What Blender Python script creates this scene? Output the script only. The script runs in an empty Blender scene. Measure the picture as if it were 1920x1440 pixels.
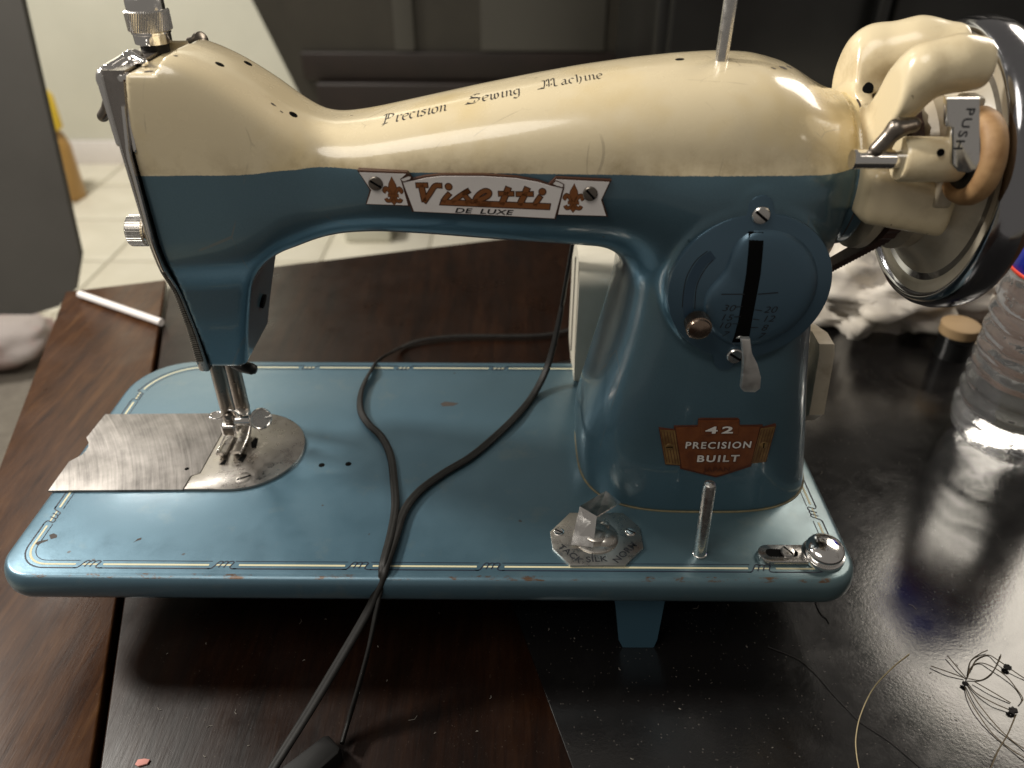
import bpy, bmesh, math, random
import numpy as np
from mathutils import Vector, Matrix
random.seed(7); rng = np.random.default_rng(7)
S = 0.001                                    # all coordinates below are millimetres, bed top = z 0
scene = bpy.context.scene
col = scene.collection
# ------------------------------------------------------------------ camera
cam = bpy.data.cameras.new("camera"); cam_o = bpy.data.objects.new("camera", cam); col.objects.link(cam_o)
Rm = [[0.9999640778, 0.0047897117, -0.0069929791], [0.0084760306, -0.5650687065, 0.8250003114], [0.0, -0.8250299483, -0.5650890057]]
cam_o.matrix_world = Matrix(((Rm[0][0], -Rm[0][1], -Rm[0][2], .2232), (Rm[1][0], -Rm[1][1], -Rm[1][2], -.2250), (Rm[2][0], -Rm[2][1], -Rm[2][2], .2553), (0, 0, 0, 1)))
cam.sensor_width = 36; cam.lens = 36 * 1460 / 1920
cam.clip_start = .01; cam.clip_end = 50
cam.dof.use_dof = True; cam.dof.focus_distance = .335; cam.dof.aperture_fstop = cam.lens / 3.1
scene.camera = cam_o
# ------------------------------------------------------------------ light
w = bpy.data.worlds.new("World"); scene.world = w; w.use_nodes = True
w.node_tree.nodes["Background"].inputs[0].default_value = (1.0, .93, .84, 1)
w.node_tree.nodes["Background"].inputs[1].default_value = .16
def area(name, loc, target, size, power, color=(1, .93, .82), size_y=None):
    l = bpy.data.lights.new(name, 'AREA'); l.energy = power; l.color = color
    l.shape = 'RECTANGLE' if size_y else 'DISK'; l.size = size
    if size_y: l.size_y = size_y
    o = bpy.data.objects.new(name, l); col.objects.link(o); o.location = loc
    o.rotation_euler = (Vector(target) - Vector(loc)).to_track_quat('-Z', 'Y').to_euler(); return o
area("side_lamp", (-.86, .30, .84), (.15, .1, .05), .20, 17.5, (1, .95, .87))
area("ceiling_lamp", (-.50, -.55, 1.50), (.2, .1, 0), .9, 8.5, (1, .95, .86))
area("room_lamp", (1.26, 0.80, 0.95), (.42, 0, -.05), .70, 8.5, (1, .91, .78))
area("wall_fill", (-1.3, 1.75, 1.75), (-1.35, 2.9, .1), .4, 52.0, (1, .96, .88))  # added unseen fill that brightens the back wall
scene.view_settings.view_transform = 'Standard'; scene.view_settings.look = 'None'
scene.view_settings.exposure = .22; scene.view_settings.gamma = 1
scene.cycles.max_bounces = 8; scene.cycles.sample_clamp_indirect = 4; scene.cycles.caustics_reflective = False; scene.cycles.caustics_refractive = False
# ------------------------------------------------------------------ materials
class NT:
    def __init__(s, name):
        s.m = bpy.data.materials.new(name); s.m.use_nodes = True; s.t = s.m.node_tree
        s.b = s.t.nodes["Principled BSDF"]; s.pos = None
    def n(s, typ, inp=None, **kw):
        nd = s.t.nodes.new("ShaderNode" + typ)
        for k, v in kw.items(): setattr(nd, k, v)
        for k, v in (inp or {}).items(): s.put(nd.inputs[k], v)
        return nd
    def put(s, sock, v):
        if isinstance(v, bpy.types.NodeSocket): s.t.links.new(v, sock)
        elif isinstance(v, bpy.types.Node): s.t.links.new(v.outputs[0], sock)
        else:
            if sock.type == 'RGBA' and len(v) == 3: v = (*v, 1)
            sock.default_value = v
    def set(s, **kw):
        for k, v in kw.items(): s.put(s.b.inputs[k.replace('_', ' ')], v)
        return s
    def P(s):
        if s.pos is None: s.pos = s.n("NewGeometry").outputs["Position"]
        return s.pos
    def xyz(s): return s.n("SeparateXYZ", {0: s.P()}).outputs
    def noise(s, scale, detail=4, rough=.6, vec=None, dist=0): return s.n("TexNoise", {"Vector": vec or s.P(), "Scale": scale, "Detail": detail, "Roughness": rough, "Distortion": dist}).outputs[0]
    def ramp(s, fac, stops, interp='LINEAR'):
        r = s.n("ValToRGB", {0: fac}); r.color_ramp.interpolation = interp
        e = r.color_ramp.elements
        while len(e) < len(stops): e.new(.5)
        for el, (p, c) in zip(e, stops):
            el.position = p; el.color = (c, c, c, 1) if not hasattr(c, '__len__') else (*c, 1)
        return r.outputs[0]
    def mix(s, fac, a, b, mode='MIX'):
        x = s.n("Mix", data_type='RGBA', blend_type=mode); s.put(x.inputs[0], fac); s.put(x.inputs[6], a); s.put(x.inputs[7], b); return x.outputs[2]
    def math(s, op, a, b=0.0): return s.n("Math", {0: a, 1: b}, operation=op).outputs[0]
    def scaled(s, sc, rot=(0, 0, 0)): return s.n("Mapping", {"Vector": s.P(), "Scale": sc, "Rotation": rot}).outputs[0]
    def bump(s, h, strength=.2, dist=.001): s.put(s.b.inputs["Normal"], s.n("Bump", {"Height": h, "Strength": strength, "Distance": dist}).outputs[0]); return s
def simple(name, c, rough=.4, metal=0.0, **kw): return NT(name).set(Base_Color=c, Roughness=rough, Metallic=metal, **kw).m
CREAM = (.75, .635, .42); BLUE = (.082, .158, .205)
def make_body_paint():
    M = NT("two_tone_paint"); x, y, z = M.xyz()
    fc = M.n("FloatCurve", {1: M.math('DIVIDE', x, .4)}); cu = fc.mapping.curves[0]
    pts = [(0, .38), (.1992, .403), (.2456, .433), (.2922, .454), (.3284, .525), (.3489, .556), (.37, .601), (.396, .597), (.4215, .576), (.5224, .622), (.6688, .689), (.7644, .727), (.8133, .714), (.8411, .674), (.8587, .667), (.8695, .693), (1, .70)]
    while len(cu.points) < len(pts): cu.points.new(.5, .5)
    for p, q in zip(cu.points, pts): p.location = q
    fc.mapping.update()
    edge = M.math('ADD', M.math('MULTIPLY', fc.outputs[0], .020), .1440)
    edge = M.math('ADD', edge, M.math('MULTIPLY', M.math('SUBTRACT', M.noise(1400, 2), .5), .0006))
    d = M.math('SUBTRACT', z, edge)
    fac = M.math('GREATER_THAN', d, 0)
    stain = M.ramp(M.noise(26, 3), [(.52, 0), (.72, 1)])
    cream = M.mix(M.math('MULTIPLY', stain, .45), CREAM, (.66, .49, .20))
    yel = M.math('MULTIPLY', M.ramp(x, [(.332, 0), (.350, 1)]), .55)
    cream = M.mix(yel, cream, (.60, .45, .16))
    near = M.ramp(M.math('DIVIDE', d, .02), [(0.0, 1), (.6, 0)])
    grime = M.math('MULTIPLY', M.ramp(M.noise(60, 5, .7), [(.45, 0), (.7, 1)]), near)
    cream = M.mix(M.math('MULTIPLY', grime, .6), cream, (.30, .21, .09))
    flake = M.ramp(M.noise(2600, 1), [(.35, 0), (.75, 1)])
    blue = M.mix(M.math('MULTIPLY', flake, .35), BLUE, (.125, .220, .275))
    bst = M.ramp(M.noise(22, 4), [(.5, 0), (.75, 1)])
    blue = M.mix(M.math('MULTIPLY', bst, .4), blue, (.080, .150, .175))
    c = M.mix(fac, blue, cream)
    vo = M.n("TexVoronoi", {"Vector": M.P(), "Scale": 70.0, "Randomness": 1.0})
    sp = M.math('LESS_THAN', M.math('ADD', vo.outputs["Distance"], M.math('MULTIPLY', M.noise(900, 2), .09)), .085)
    sel = M.math('GREATER_THAN', M.n("SeparateColor", {0: vo.outputs["Color"]}).outputs[0], .70)
    sv = M.n('TexVoronoi', {'Vector': M.n('Mapping', {'Vector': M.P(), 'Rotation': (.5, .9, .3), 'Scale': (26, 60, 9)}).outputs[0], 'Scale': 1.0}, feature='DISTANCE_TO_EDGE').outputs['Distance']
    scr = M.math('MULTIPLY', M.math('LESS_THAN', sv, .006), M.ramp(M.noise(40, 3), [(.55, 0), (.62, 1)]))
    c = M.mix(M.math('MULTIPLY', scr, .35), c, (.22, .18, .13))
    c = M.mix(M.math('MULTIPLY', M.math('MULTIPLY', sp, sel), .75), c, (.10, .06, .03))
    M.set(Base_Color=c, Roughness=M.mix(fac, (.35, .35, .35), M.ramp(M.noise(90, 4), [(.3, .2), (.8, .34)])), Coat_Weight=.85, Coat_Roughness=.08, Metallic=M.math('MULTIPLY', M.math('SUBTRACT', 1.0, fac), .62))
    M.bump(M.noise(160, 3), .06, .0006)
    return M.m
def make_bed_paint():
    M = NT("blue_bed_paint"); x, y, z = M.xyz()
    flake = M.ramp(M.noise(2600, 1), [(.35, 0), (.75, 1)])
    c = M.mix(M.math('MULTIPLY', flake, .3), (.080, .155, .208), (.125, .218, .275))
    var = M.math('ADD', M.math('MULTIPLY', M.noise(16, 4), .10), M.math('MULTIPLY', x, .95))
    yel = M.math('MULTIPLY', M.ramp(var, [(.20, 0), (.42, 1)]), .75)
    c = M.mix(yel, c, (.092, .140, .140))
    blot = M.ramp(M.noise(38, 4, .7), [(.58, 0), (.72, 1)])
    c = M.mix(M.math('MULTIPLY', blot, .2), c, (.22, .24, .20))
    vo = M.n("TexVoronoi", {"Vector": M.P(), "Scale": 75.0})
    sp = M.math('LESS_THAN', M.math('ADD', vo.outputs["Distance"], M.math('MULTIPLY', M.noise(600, 2), .12)), .115)
    sel = M.math('GREATER_THAN', M.n("SeparateColor", {0: vo.outputs["Color"]}).outputs[0], .72)
    c = M.mix(M.math('MULTIPLY', M.math('MULTIPLY', sp, sel), .8), c, (.06, .05, .045))
    # rust along the front edge
    ed = M.math('MULTIPLY', M.math('LESS_THAN', M.math('ABSOLUTE', M.math('ADD', z, .0004)), .0005), M.math('LESS_THAN', y, .003))
    ed = M.math('MULTIPLY', ed, M.ramp(M.noise(180, 5, .75, M.scaled((.45, 1, 1))), [(.53, 0), (.61, 1)]))
    c = M.mix(ed, c, (.10, .055, .03))
    M.set(Base_Color=c, Roughness=M.ramp(M.noise(70, 5), [(.3, .30), (.75, .44)]), Coat_Weight=.45, Coat_Roughness=.2, Metallic=.5)
    M.bump(M.noise(240, 4), .08, .0006)
    return M.m
def make_wood(name, stops):
    M = NT(name)
    g = M.scaled((1, .11, 1), (0, 0, math.radians(-17)))
    n1 = M.noise(95, 6, .65, g, .6); n2 = M.noise(420, 4, .7, g)
    c = M.ramp(M.math('ADD', M.math('MULTIPLY', n1, .7), M.math('MULTIPLY', n2, .3)), stops)
    dust = M.ramp(M.noise(900, 2), [(.70, 0), (.76, 1)])
    c = M.mix(M.math('MULTIPLY', dust, .22), c, (.25, .20, .16))
    M.set(Base_Color=c, Roughness=M.ramp(M.noise(30, 5), [(.3, .26), (.7, .44)]), Specular_IOR_Level=.22)
    M.bump(n2, .15, .0006); return M.m
def make_shade_sheet():  # near-black colour stands in for the machine's shade on the table
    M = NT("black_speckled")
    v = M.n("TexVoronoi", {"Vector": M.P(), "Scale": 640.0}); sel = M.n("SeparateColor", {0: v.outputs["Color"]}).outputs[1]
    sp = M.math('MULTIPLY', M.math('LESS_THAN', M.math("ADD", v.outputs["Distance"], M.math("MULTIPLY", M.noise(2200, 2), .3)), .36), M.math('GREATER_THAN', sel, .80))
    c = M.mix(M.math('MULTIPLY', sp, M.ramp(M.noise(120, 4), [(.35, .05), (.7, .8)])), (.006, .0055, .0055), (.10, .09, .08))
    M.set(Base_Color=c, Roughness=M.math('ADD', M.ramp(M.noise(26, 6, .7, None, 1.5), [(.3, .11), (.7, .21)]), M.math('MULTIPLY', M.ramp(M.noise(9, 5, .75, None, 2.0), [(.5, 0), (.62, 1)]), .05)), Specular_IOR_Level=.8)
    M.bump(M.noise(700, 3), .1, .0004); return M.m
def make_steel():
    M = NT("brushed_steel")
    x, y, z = M.xyz(); dx = M.math('ADD', x, .16); dy = M.math('ADD', y, .02)
    rr = M.math('SQRT', M.math('ADD', M.math('MULTIPLY', dx, dx), M.math('MULTIPLY', dy, dy)))
    g = M.n("CombineXYZ", {0: rr, 1: M.math('MULTIPLY', M.math('ARCTAN2', dy, dx), .006)}).outputs[0]
    n = M.noise(620, 6, .75, g); n2 = M.noise(60, 4)
    c = M.ramp(M.math('ADD', M.math('MULTIPLY', n, .6), M.math('MULTIPLY', n2, .4)), [(.36, (.15, .14, .132)), (.62, (.42, .395, .372))])
    M.set(Base_Color=c, Metallic=1.0, Roughness=M.ramp(n, [(.3, .46), (.7, .62)])); M.bump(n, .25, .0003); return M.m
def make_chrome(name, c, lo, hi, pit=.3):
    M = NT(name); n = M.noise(220, 5, .7)
    p = M.ramp(n, [(.60, 0), (.70, 1)])
    M.set(Base_Color=M.mix(M.math('MULTIPLY', p, pit), c, (.10, .075, .06)), Metallic=1.0, Roughness=M.ramp(n, [(.35, lo), (.7, hi)])); return M.m
def make_cream(name, c=CREAM, worn=(.42, .30, .15), amt=.5, rough=.25):
    M = NT(name)
    s1 = M.ramp(M.noise(45, 5, .65), [(.5, 0), (.72, 1)])
    chip = M.ramp(M.noise(260, 3), [(.735, 0), (.75, 1)])
    cc = M.mix(M.math('MULTIPLY', s1, amt), c, worn); cc = M.mix(M.math('MULTIPLY', chip, .7), cc, (.08, .05, .03))
    M.set(Base_Color=cc, Roughness=rough, Coat_Weight=.3, Coat_Roughness=.15); return M.m
def make_cord(name, c, c2, scale, rough):
    M = NT(name); M.set(Base_Color=M.ramp(M.noise(scale, 5), [(.35, c), (.7, c2)]), Roughness=rough, Specular_IOR_Level=.22); return M.m
def make_flat(name, c, c2, scale, rough=.8, lo=.35, hi=.7):
    M = NT(name); M.set(Base_Color=M.ramp(M.noise(scale, 5), [(lo, c), (hi, c2)]), Roughness=rough); return M.m
MT = dict(
    body=make_body_paint(), bed=make_bed_paint(), wood=make_wood('dark_wood', [(.36, (.020, .0068, .0026)), (.52, (.050, .0195, .0068)), (.68, (.088, .039, .0140))]), leaf=make_wood('darker_leaf_wood', [(.36, (.004, .0013, .0005)), (.52, (.0095, .0031, .0011)), (.68, (.018, .0068, .0025))]), mat=make_shade_sheet(), steel=make_steel(),
    chrome=make_chrome("chrome", (.80, .78, .76), .06, .22), nickel=make_chrome("worn_nickel", (.63, .61, .585), .18, .36, .4),
    darksteel=make_chrome("dark_steel", (.20, .175, .15), .25, .45, .5), rim=make_chrome("chrome_rim", (.33, .33, .35), .08, .2, .1),
    cream=make_cream("cream_enamel"), cream_dirty=make_cream("dirty_cream_enamel", (.50, .43, .32), (.25, .19, .11), .8, .4),
    cream_wheel=make_cream("wheel_cream", (.58, .52, .41), (.30, .23, .14), .5, .35),
    cream_motor=make_cream("motor_cream", (.70, .66, .55), (.5, .45, .35), .3, .4),
    dark=simple("dark_recess", (.004, .004, .004), .9, Specular_IOR_Level=.05), black=simple("black_rubber", (.006, .0056, .0052), .5, Specular_IOR_Level=.3), cord=make_cord("black_vinyl", (.006, .0056, .0052), (.012, .011, .010), 300, .55),
    belt=make_flat("belt_rubber", (.035, .016, .012), (.075, .035, .025), 200, .6), tyre=make_flat("tan_rubber", (.24, .12, .045), (.46, .28, .13), 70, .6),
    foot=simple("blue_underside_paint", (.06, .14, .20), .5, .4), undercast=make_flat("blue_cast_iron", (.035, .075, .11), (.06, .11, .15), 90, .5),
    white_enamel=make_flat("white_enamel", (.80, .76, .74), (.72, .68, .66), 60, .28), brown=simple("brown_print", (.21, .072, .018), .4), brown_edge=simple("dark_brown_outline", (.060, .022, .010), .45),
    ink=simple("dark_ink", (.016, .013, .014), .5), navy=simple("navy_line", (.012, .018, .035), .45), yellow=simple("pale_yellow_line", (.62, .58, .38), .4),
    badge_red=make_flat("copper_red_foil", (.10, .026, .008), (.19, .060, .016), 110, .4), gold=make_flat("tarnished_gold_foil", (.10, .055, .016), (.22, .13, .045), 220, .4),
    badge_dark=simple("badge_dark_edge", (.075, .020, .008), .4), silver=make_flat("silver_print", (.55, .52, .48), (.75, .72, .68), 120, .4),
    engraved=simple("engraved_black", (.012, .014, .018), .6), scratch=simple("scuff_brown", (.050, .038, .032), .7),
    satin=make_chrome('satin_nickel', (.56, .53, .49), .24, .38, .15),
    knob_dark=make_chrome("dark_nickel", (.30, .22, .17), .16, .32, .4),
)
# ------------------------------------------------------------------ object helpers
WL = {}
def put(o, name, parent, c):
    o.name = name
    WL[o.name] = Vector(c)
    if parent is not None:
        o.parent = parent; o.location = (Vector(c) - WL[parent.name]) * S
    else: o.location = Vector(c) * S
    col.objects.link(o); return o
def tag(o, label=None, cat=None, group=None, kind=None):
    if label: o['label'] = label
    if cat: o['category'] = cat
    if group: o['group'] = group
    if kind: o['kind'] = kind
    return o
def thing(name, loc, label, cat, group=None): return tag(put(bpy.data.objects.new(name, None), name, None, loc), label, cat, group)
def rot_to(d):
    d = np.array(d, float); d /= np.linalg.norm(d)
    a = np.array([0, 0, 1.]) if abs(d[2]) < .9 else np.array([1., 0, 0])
    u = np.cross(a, d); u /= np.linalg.norm(u); v = np.cross(d, u); return u, v, d
class MB:
    def __init__(s): s.v = []; s.f = []
    def add(s, v, f):
        k = len(s.v); s.v += [tuple(map(float, p)) for p in v]; s.f += [tuple(i + k for i in q) for q in f]; return s
    def box(s, lo, hi, b=0.0):
        bm = bmesh.new(); bmesh.ops.create_cube(bm, size=1)
        for v in bm.verts: v.co = [lo[i] + (v.co[i] + .5) * (hi[i] - lo[i]) for i in range(3)]
        if b: bmesh.ops.bevel(bm, geom=bm.edges[:], offset=b, segments=3, affect='EDGES', profile=.5)
        s.bm(bm); return s
    def bm(s, bm):
        bm.verts.index_update(); s.add([v.co[:] for v in bm.verts], [[v.index for v in f.verts] for f in bm.faces]); bm.free()
    def lathe(s, o, d, prof, seg=48, knurl=0):          # prof: (radius, distance along d)
        u, v, d = rot_to(d); o = np.array(o, float); V = []; F = []; n = len(prof)
        for j, (r, t) in enumerate(prof):
            for i in range(seg):
                a = 2 * math.pi * i / seg; rr = r
                V.append(o + d * t + (u * math.cos(a) + v * math.sin(a)) * rr)
        for j in range(n - 1):
            for i in range(seg):
                i2 = (i + 1) % seg; F.append((j * seg + i, j * seg + i2, (j + 1) * seg + i2, (j + 1) * seg + i))
        if prof[0][0] > .001: F.append(tuple(range(seg))[::-1])
        if prof[-1][0] > .001: F.append(tuple((n - 1) * seg + i for i in range(seg)))
        return s.add(V, F)
    def knurl(s, o, d, r, h0, h1, n, dep, slant=0.0, bev=.4):
        u, v, d = rot_to(d); o = np.array(o, float); V = []; F = []; seg = n * 4
        rows = [(h0, -bev - dep), (h0 + bev, 0), ((h0 + h1) / 2, 0), (h1 - bev, 0), (h1, -bev - dep)]
        for j, (t, dr) in enumerate(rows):
            for i in range(seg):
                a = 2 * math.pi * (i / seg) + slant * (t - h0); k = i % 4
                rr = r + dr - (dep if (k in (2, 3) and dr == 0) else 0)
                V.append(o + d * t + (u * math.cos(a) + v * math.sin(a)) * rr)
        for j in range(4):
            for i in range(seg):
                i2 = (i + 1) % seg; F.append((j * seg + i, j * seg + i2, (j + 1) * seg + i2, (j + 1) * seg + i))
        F.append(tuple(range(seg))[::-1]); F.append(tuple(4 * seg + i for i in range(seg)))
        return s.add(V, F)
    def tube(s, pts, r, seg=12, prof=None, up=(0, 0, 1), caps=True, twist=None):
        P = [np.array(p, float) for p in pts]; n = len(P)
        rs = r if hasattr(r, '__len__') else [r] * n
        V = []; F = []; pu = None
        prof = prof or [(math.cos(2 * math.pi * i / seg), math.sin(2 * math.pi * i / seg)) for i in range(seg)]; m = len(prof)
        for k in range(n):
            t = P[min(k + 1, n - 1)] - P[max(k - 1, 0)]; t /= np.linalg.norm(t)
            u = np.cross(np.array(up, float), t)
            if np.linalg.norm(u) < .15: u = pu if pu is not None else rot_to(t)[0]
            u = u - t * (u @ t); u /= np.linalg.norm(u)
            if pu is not None and u @ pu < 0: u = -u
            pu = u; v = np.cross(t, u)
            if twist is not None:
                a = twist[k]; u, v = u * math.cos(a) + v * math.sin(a), v * math.cos(a) - u * math.sin(a)
            for (a, b) in prof: V.append(P[k] + u * a * rs[k] + v * b * rs[k])
        for k in range(n - 1):
            for i in range(m):
                i2 = (i + 1) % m; F.append((k * m + i, k * m + i2, (k + 1) * m + i2, (k + 1) * m + i))
        if caps: F.append(tuple(range(m))[::-1]); F.append(tuple((n - 1) * m + i for i in range(m)))
        return s.add(V, F)
    def prism(s, poly, o, u, v, t, bev=0.0, bseg=2):          # polygon (a,b) -> o + a u + b v, extruded by vector t
        o, u, v, t = (np.array(q, float) for q in (o, u, v, t))
        bm = bmesh.new(); vs = [bm.verts.new(o + u * a + v * b) for a, b in poly]
        f = bm.faces.new(vs); f.normal_update()
        if f.normal.dot(Vector(t)) > 0: bmesh.ops.reverse_faces(bm, faces=[f])
        r = bmesh.ops.extrude_face_region(bm, geom=[f]); top = [g for g in r['geom'] if isinstance(g, bmesh.types.BMVert)]
        bmesh.ops.translate(bm, vec=t, verts=top)
        bmesh.ops.recalc_face_normals(bm, faces=bm.faces[:])
        if bev:
            ts = set(top); ed = [e for e in bm.edges if e.verts[0] in ts and e.verts[1] in ts]
            bmesh.ops.bevel(bm, geom=ed, offset=bev, segments=bseg, affect='EDGES', profile=.5)
        s.bm(bm); return s
    def build(s, name, mat, parent=None, smooth=40, loc=None, tri=False):
        V = np.array(s.v); c = (V.min(0) + V.max(0)) / 2 if loc is None else np.array(loc, float)
        me = bpy.data.meshes.new(name); me.from_pydata(((V - c) * S).tolist(), [], s.f); me.validate()
        me.materials.append(MT[mat] if isinstance(mat, str) else mat)
        o = bpy.data.objects.new(name, me); put(o, name, parent, c)
        finish(me, smooth); return o
def finish(me, smooth):
    if smooth:
        me.polygons.foreach_set("use_smooth", [True] * len(me.polygons))
        if smooth < 180: me.set_sharp_from_angle(angle=math.radians(smooth))
def smooth_path(pts, n=8):
    P = [np.array(p, float) for p in pts]; P = [2 * P[0] - P[1]] + P + [2 * P[-1] - P[-2]]; out = []
    for i in range(1, len(P) - 2):
        for k in range(n):
            t = k / n; a, b, c, d = P[i - 1:i + 3]
            out.append(.5 * ((2 * b) + (-a + c) * t + (2 * a - 5 * b + 4 * c - d) * t * t + (-a + 3 * b - 3 * c + d) * t ** 3))
    out.append(P[-2]); return out
def rrect(x0, y0, x1, y1, r, n=6):
    rr = r if hasattr(r, '__len__') else [r] * 4; out = []          # order: (x0,y0) (x1,y0) (x1,y1) (x0,y1)
    for (cx, cy, a0, q) in ((x0, y0, 180, 0), (x1, y0, 270, 1), (x1, y1, 0, 2), (x0, y1, 90, 3)):
        R = rr[q]; px = cx + R if cx == x0 else cx - R; py = cy + R if cy == y0 else cy - R
        for i in range(n + 1):
            a = math.radians(a0 + 90 * i / n); out.append((px + R * math.cos(a), py + R * math.sin(a)))
    return out
def stroke2d(pts, wd, closed=False, cap=0):
    """flat ribbon (2d verts, quads) of width wd along a polyline"""
    P = [np.array(p, float) for p in pts]; n = len(P); V = []; F = []
    for k in range(n):
        a = P[(k - 1) % n] if closed else P[max(k - 1, 0)]; b = P[(k + 1) % n] if closed else P[min(k + 1, n - 1)]
        t1 = P[k] - a; t2 = b - P[k]
        t = sum(q / np.linalg.norm(q) for q in (t1, t2) if np.linalg.norm(q) > 1e-6); t /= np.linalg.norm(t)
        nrm = np.array([-t[1], t[0]]); ww = wd / 2
        if np.linalg.norm(t1) > 1e-6: ww = ww / max(.5, abs(nrm @ np.array([-t1[1], t1[0]]) / np.linalg.norm(t1)))
        p = P[k] + (t * cap if (not closed and k == n - 1) else 0) - (t * cap if (not closed and k == 0) else 0)
        V += [p + nrm * ww, p - nrm * ww]
    for k in range(n if closed else n - 1):
        k2 = (k + 1) % n; F.append((2 * k, 2 * k + 1, 2 * k2 + 1, 2 * k2))
    return V, F
class Flat:
    """thin flat print: 2d shapes laid on a surface by a mapping function"""
    def __init__(s): s.v = []; s.f = []
    def add(s, V, F): k = len(s.v); s.v += [tuple(p) for p in V]; s.f += [tuple(i + k for i in q) for q in F]; return s
    def stroke(s, pts, wd, closed=False, cap=0): return s.add(*stroke2d(pts, wd, closed, cap))
    def poly(s, pts): return s.add(pts, [tuple(range(len(pts)))])
    def disc(s, c, r, n=20): return s.poly([(c[0] + r * math.cos(2 * math.pi * i / n), c[1] + r * math.sin(2 * math.pi * i / n)) for i in range(n)])
    def build(s, name, mat, parent, fn, thick=None):
        m = MB(); m.add([fn(*p) for p in s.v], s.f); o = m.build(name, mat, parent, 0)
        bm = bmesh.new(); bm.from_mesh(o.data); bmesh.ops.triangulate(bm, faces=bm.faces[:]); bm.to_mesh(o.data); bm.free(); return o
_dg = None
def text2d(body, size, sx=1.0, shear=0.0, bold=0.0, spacing=1.0, align='CENTER', width=None):
    cu = bpy.data.curves.new("t", 'FONT'); cu.body = body; cu.size = 1; cu.offset = bold; cu.space_character = spacing; cu.align_x = align; cu.shear = shear
    cu.resolution_u = 4
    ob = bpy.data.objects.new("t", cu); col.objects.link(ob)
    dg = bpy.context.evaluated_depsgraph_get(); me = bpy.data.meshes.new_from_object(ob.evaluated_get(dg))
    V = [(v.co.x * size * sx, v.co.y * size) for v in me.vertices]; F = [tuple(p.vertices) for p in me.polygons]
    if width: k_ = width / (max(v[0] for v in V) - min(v[0] for v in V)); V = [(a * k_, b) for a, b in V]
    bpy.data.objects.remove(ob); bpy.data.curves.remove(cu); bpy.data.meshes.remove(me); return V, F
# ------------------------------------------------------------------ implicit surfaces (cast parts)
def smax(a, b, k): h = np.maximum(k - np.abs(a - b), 0) / k; return np.maximum(a, b) + h * h * k * .25
def smin(a, b, k): return -smax(-a, -b, k)
def curve(xs, ys, sig=3.0):
    g = np.arange(xs[0] - 12, xs[-1] + 12.01, .5); y = np.interp(g, xs, ys)
    s0 = (ys[1] - ys[0]) / (xs[1] - xs[0]); s1 = (ys[-1] - ys[-2]) / (xs[-1] - xs[-2])
    y = np.where(g < xs[0], ys[0] + (g - xs[0]) * s0, y); y = np.where(g > xs[-1], ys[-1] + (g - xs[-1]) * s1, y)
    k = np.exp(-.5 * (np.arange(-int(6 * sig), int(6 * sig) + 1) * .5 / sig) ** 2); k /= k.sum(); p = len(k) // 2
    y = np.convolve(np.pad(y, p, mode='edge'), k, 'valid'); return lambda t: np.interp(t, g, y)
def nets(f, lo, hi, h):
    ax = [np.arange(lo[i], hi[i] + h, h, dtype=np.float32) for i in range(3)]
    F = np.broadcast_to(f(ax[0][:, None, None], ax[1][None, :, None], ax[2][None, None, :]), tuple(len(a) for a in ax)); Sg = F < 0
    c = np.zeros(tuple(n - 1 for n in Sg.shape), np.int8)
    for i in (0, 1):
        for j in (0, 1):
            for k in (0, 1): c += Sg[i:Sg.shape[0] - 1 + i, j:Sg.shape[1] - 1 + j, k:Sg.shape[2] - 1 + k]
    act = (c > 0) & (c < 8); idx = -np.ones(c.shape, np.int64); ijk = np.argwhere(act); idx[act] = np.arange(len(ijk))
    V = np.array(lo) + (ijk + .5) * h
    e = .15
    for it in range(5):
        x, y, z = V.T; f0 = f(x, y, z)
        g = np.stack([f(x + e, y, z) - f(x - e, y, z), f(x, y + e, z) - f(x, y - e, z), f(x, y, z + e) - f(x, y, z - e)], 1) / (2 * e)
        d = f0 / np.maximum((g * g).sum(1), .05); V = V - g * np.clip(d, -h, h)[:, None] * .9
    Q = []
    for a in range(3):
        b, d = (a + 1) % 3, (a + 2) % 3
        s0 = [slice(None)] * 3; s1 = [slice(None)] * 3; s0[a] = slice(0, -1); s1[a] = slice(1, None)
        for q in (b, d): s0[q] = slice(1, -1); s1[q] = slice(1, -1)
        A, B = Sg[tuple(s0)], Sg[tuple(s1)]; E = np.argwhere(A != B)
        if not len(E): continue
        flip = A[tuple(E.T)]; off = np.zeros((4, 3), int)
        base = E.copy(); base[:, b] += 1; base[:, d] += 1
        q = []
        for (ob, od) in ((-1, -1), (0, -1), (0, 0), (-1, 0)):
            t = base.copy(); t[:, b] += ob; t[:, d] += od; q.append(idx[tuple(t.T)])
        q = np.stack(q, 1); q[~flip] = q[~flip][:, ::-1]; Q.append(q)
    Q = np.concatenate(Q); Q = Q[(Q >= 0).all(1)]; return V, Q
def build_nets(f, lo, hi, h, name, mat, parent, smooth=180):
    V, Q = nets(f, lo, hi, h); m = MB(); m.v = V.tolist(); m.f = Q.tolist(); return m.build(name, mat, parent, smooth)
def capsule(x, y, z, a, b, r0, r1, sq=(1, 1, 1)):
    a = np.array(a, float); b = np.array(b, float); d = b - a
    px, py, pz = x - a[0], y - a[1], z - a[2]; t = np.clip((px * d[0] + py * d[1] + pz * d[2]) / (d @ d), 0, 1)
    return np.sqrt(((px - t * d[0]) * sq[0]) ** 2 + ((py - t * d[1]) * sq[1]) ** 2 + ((pz - t * d[2]) * sq[2]) ** 2) - (r0 + (r1 - r0) * t)
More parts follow.
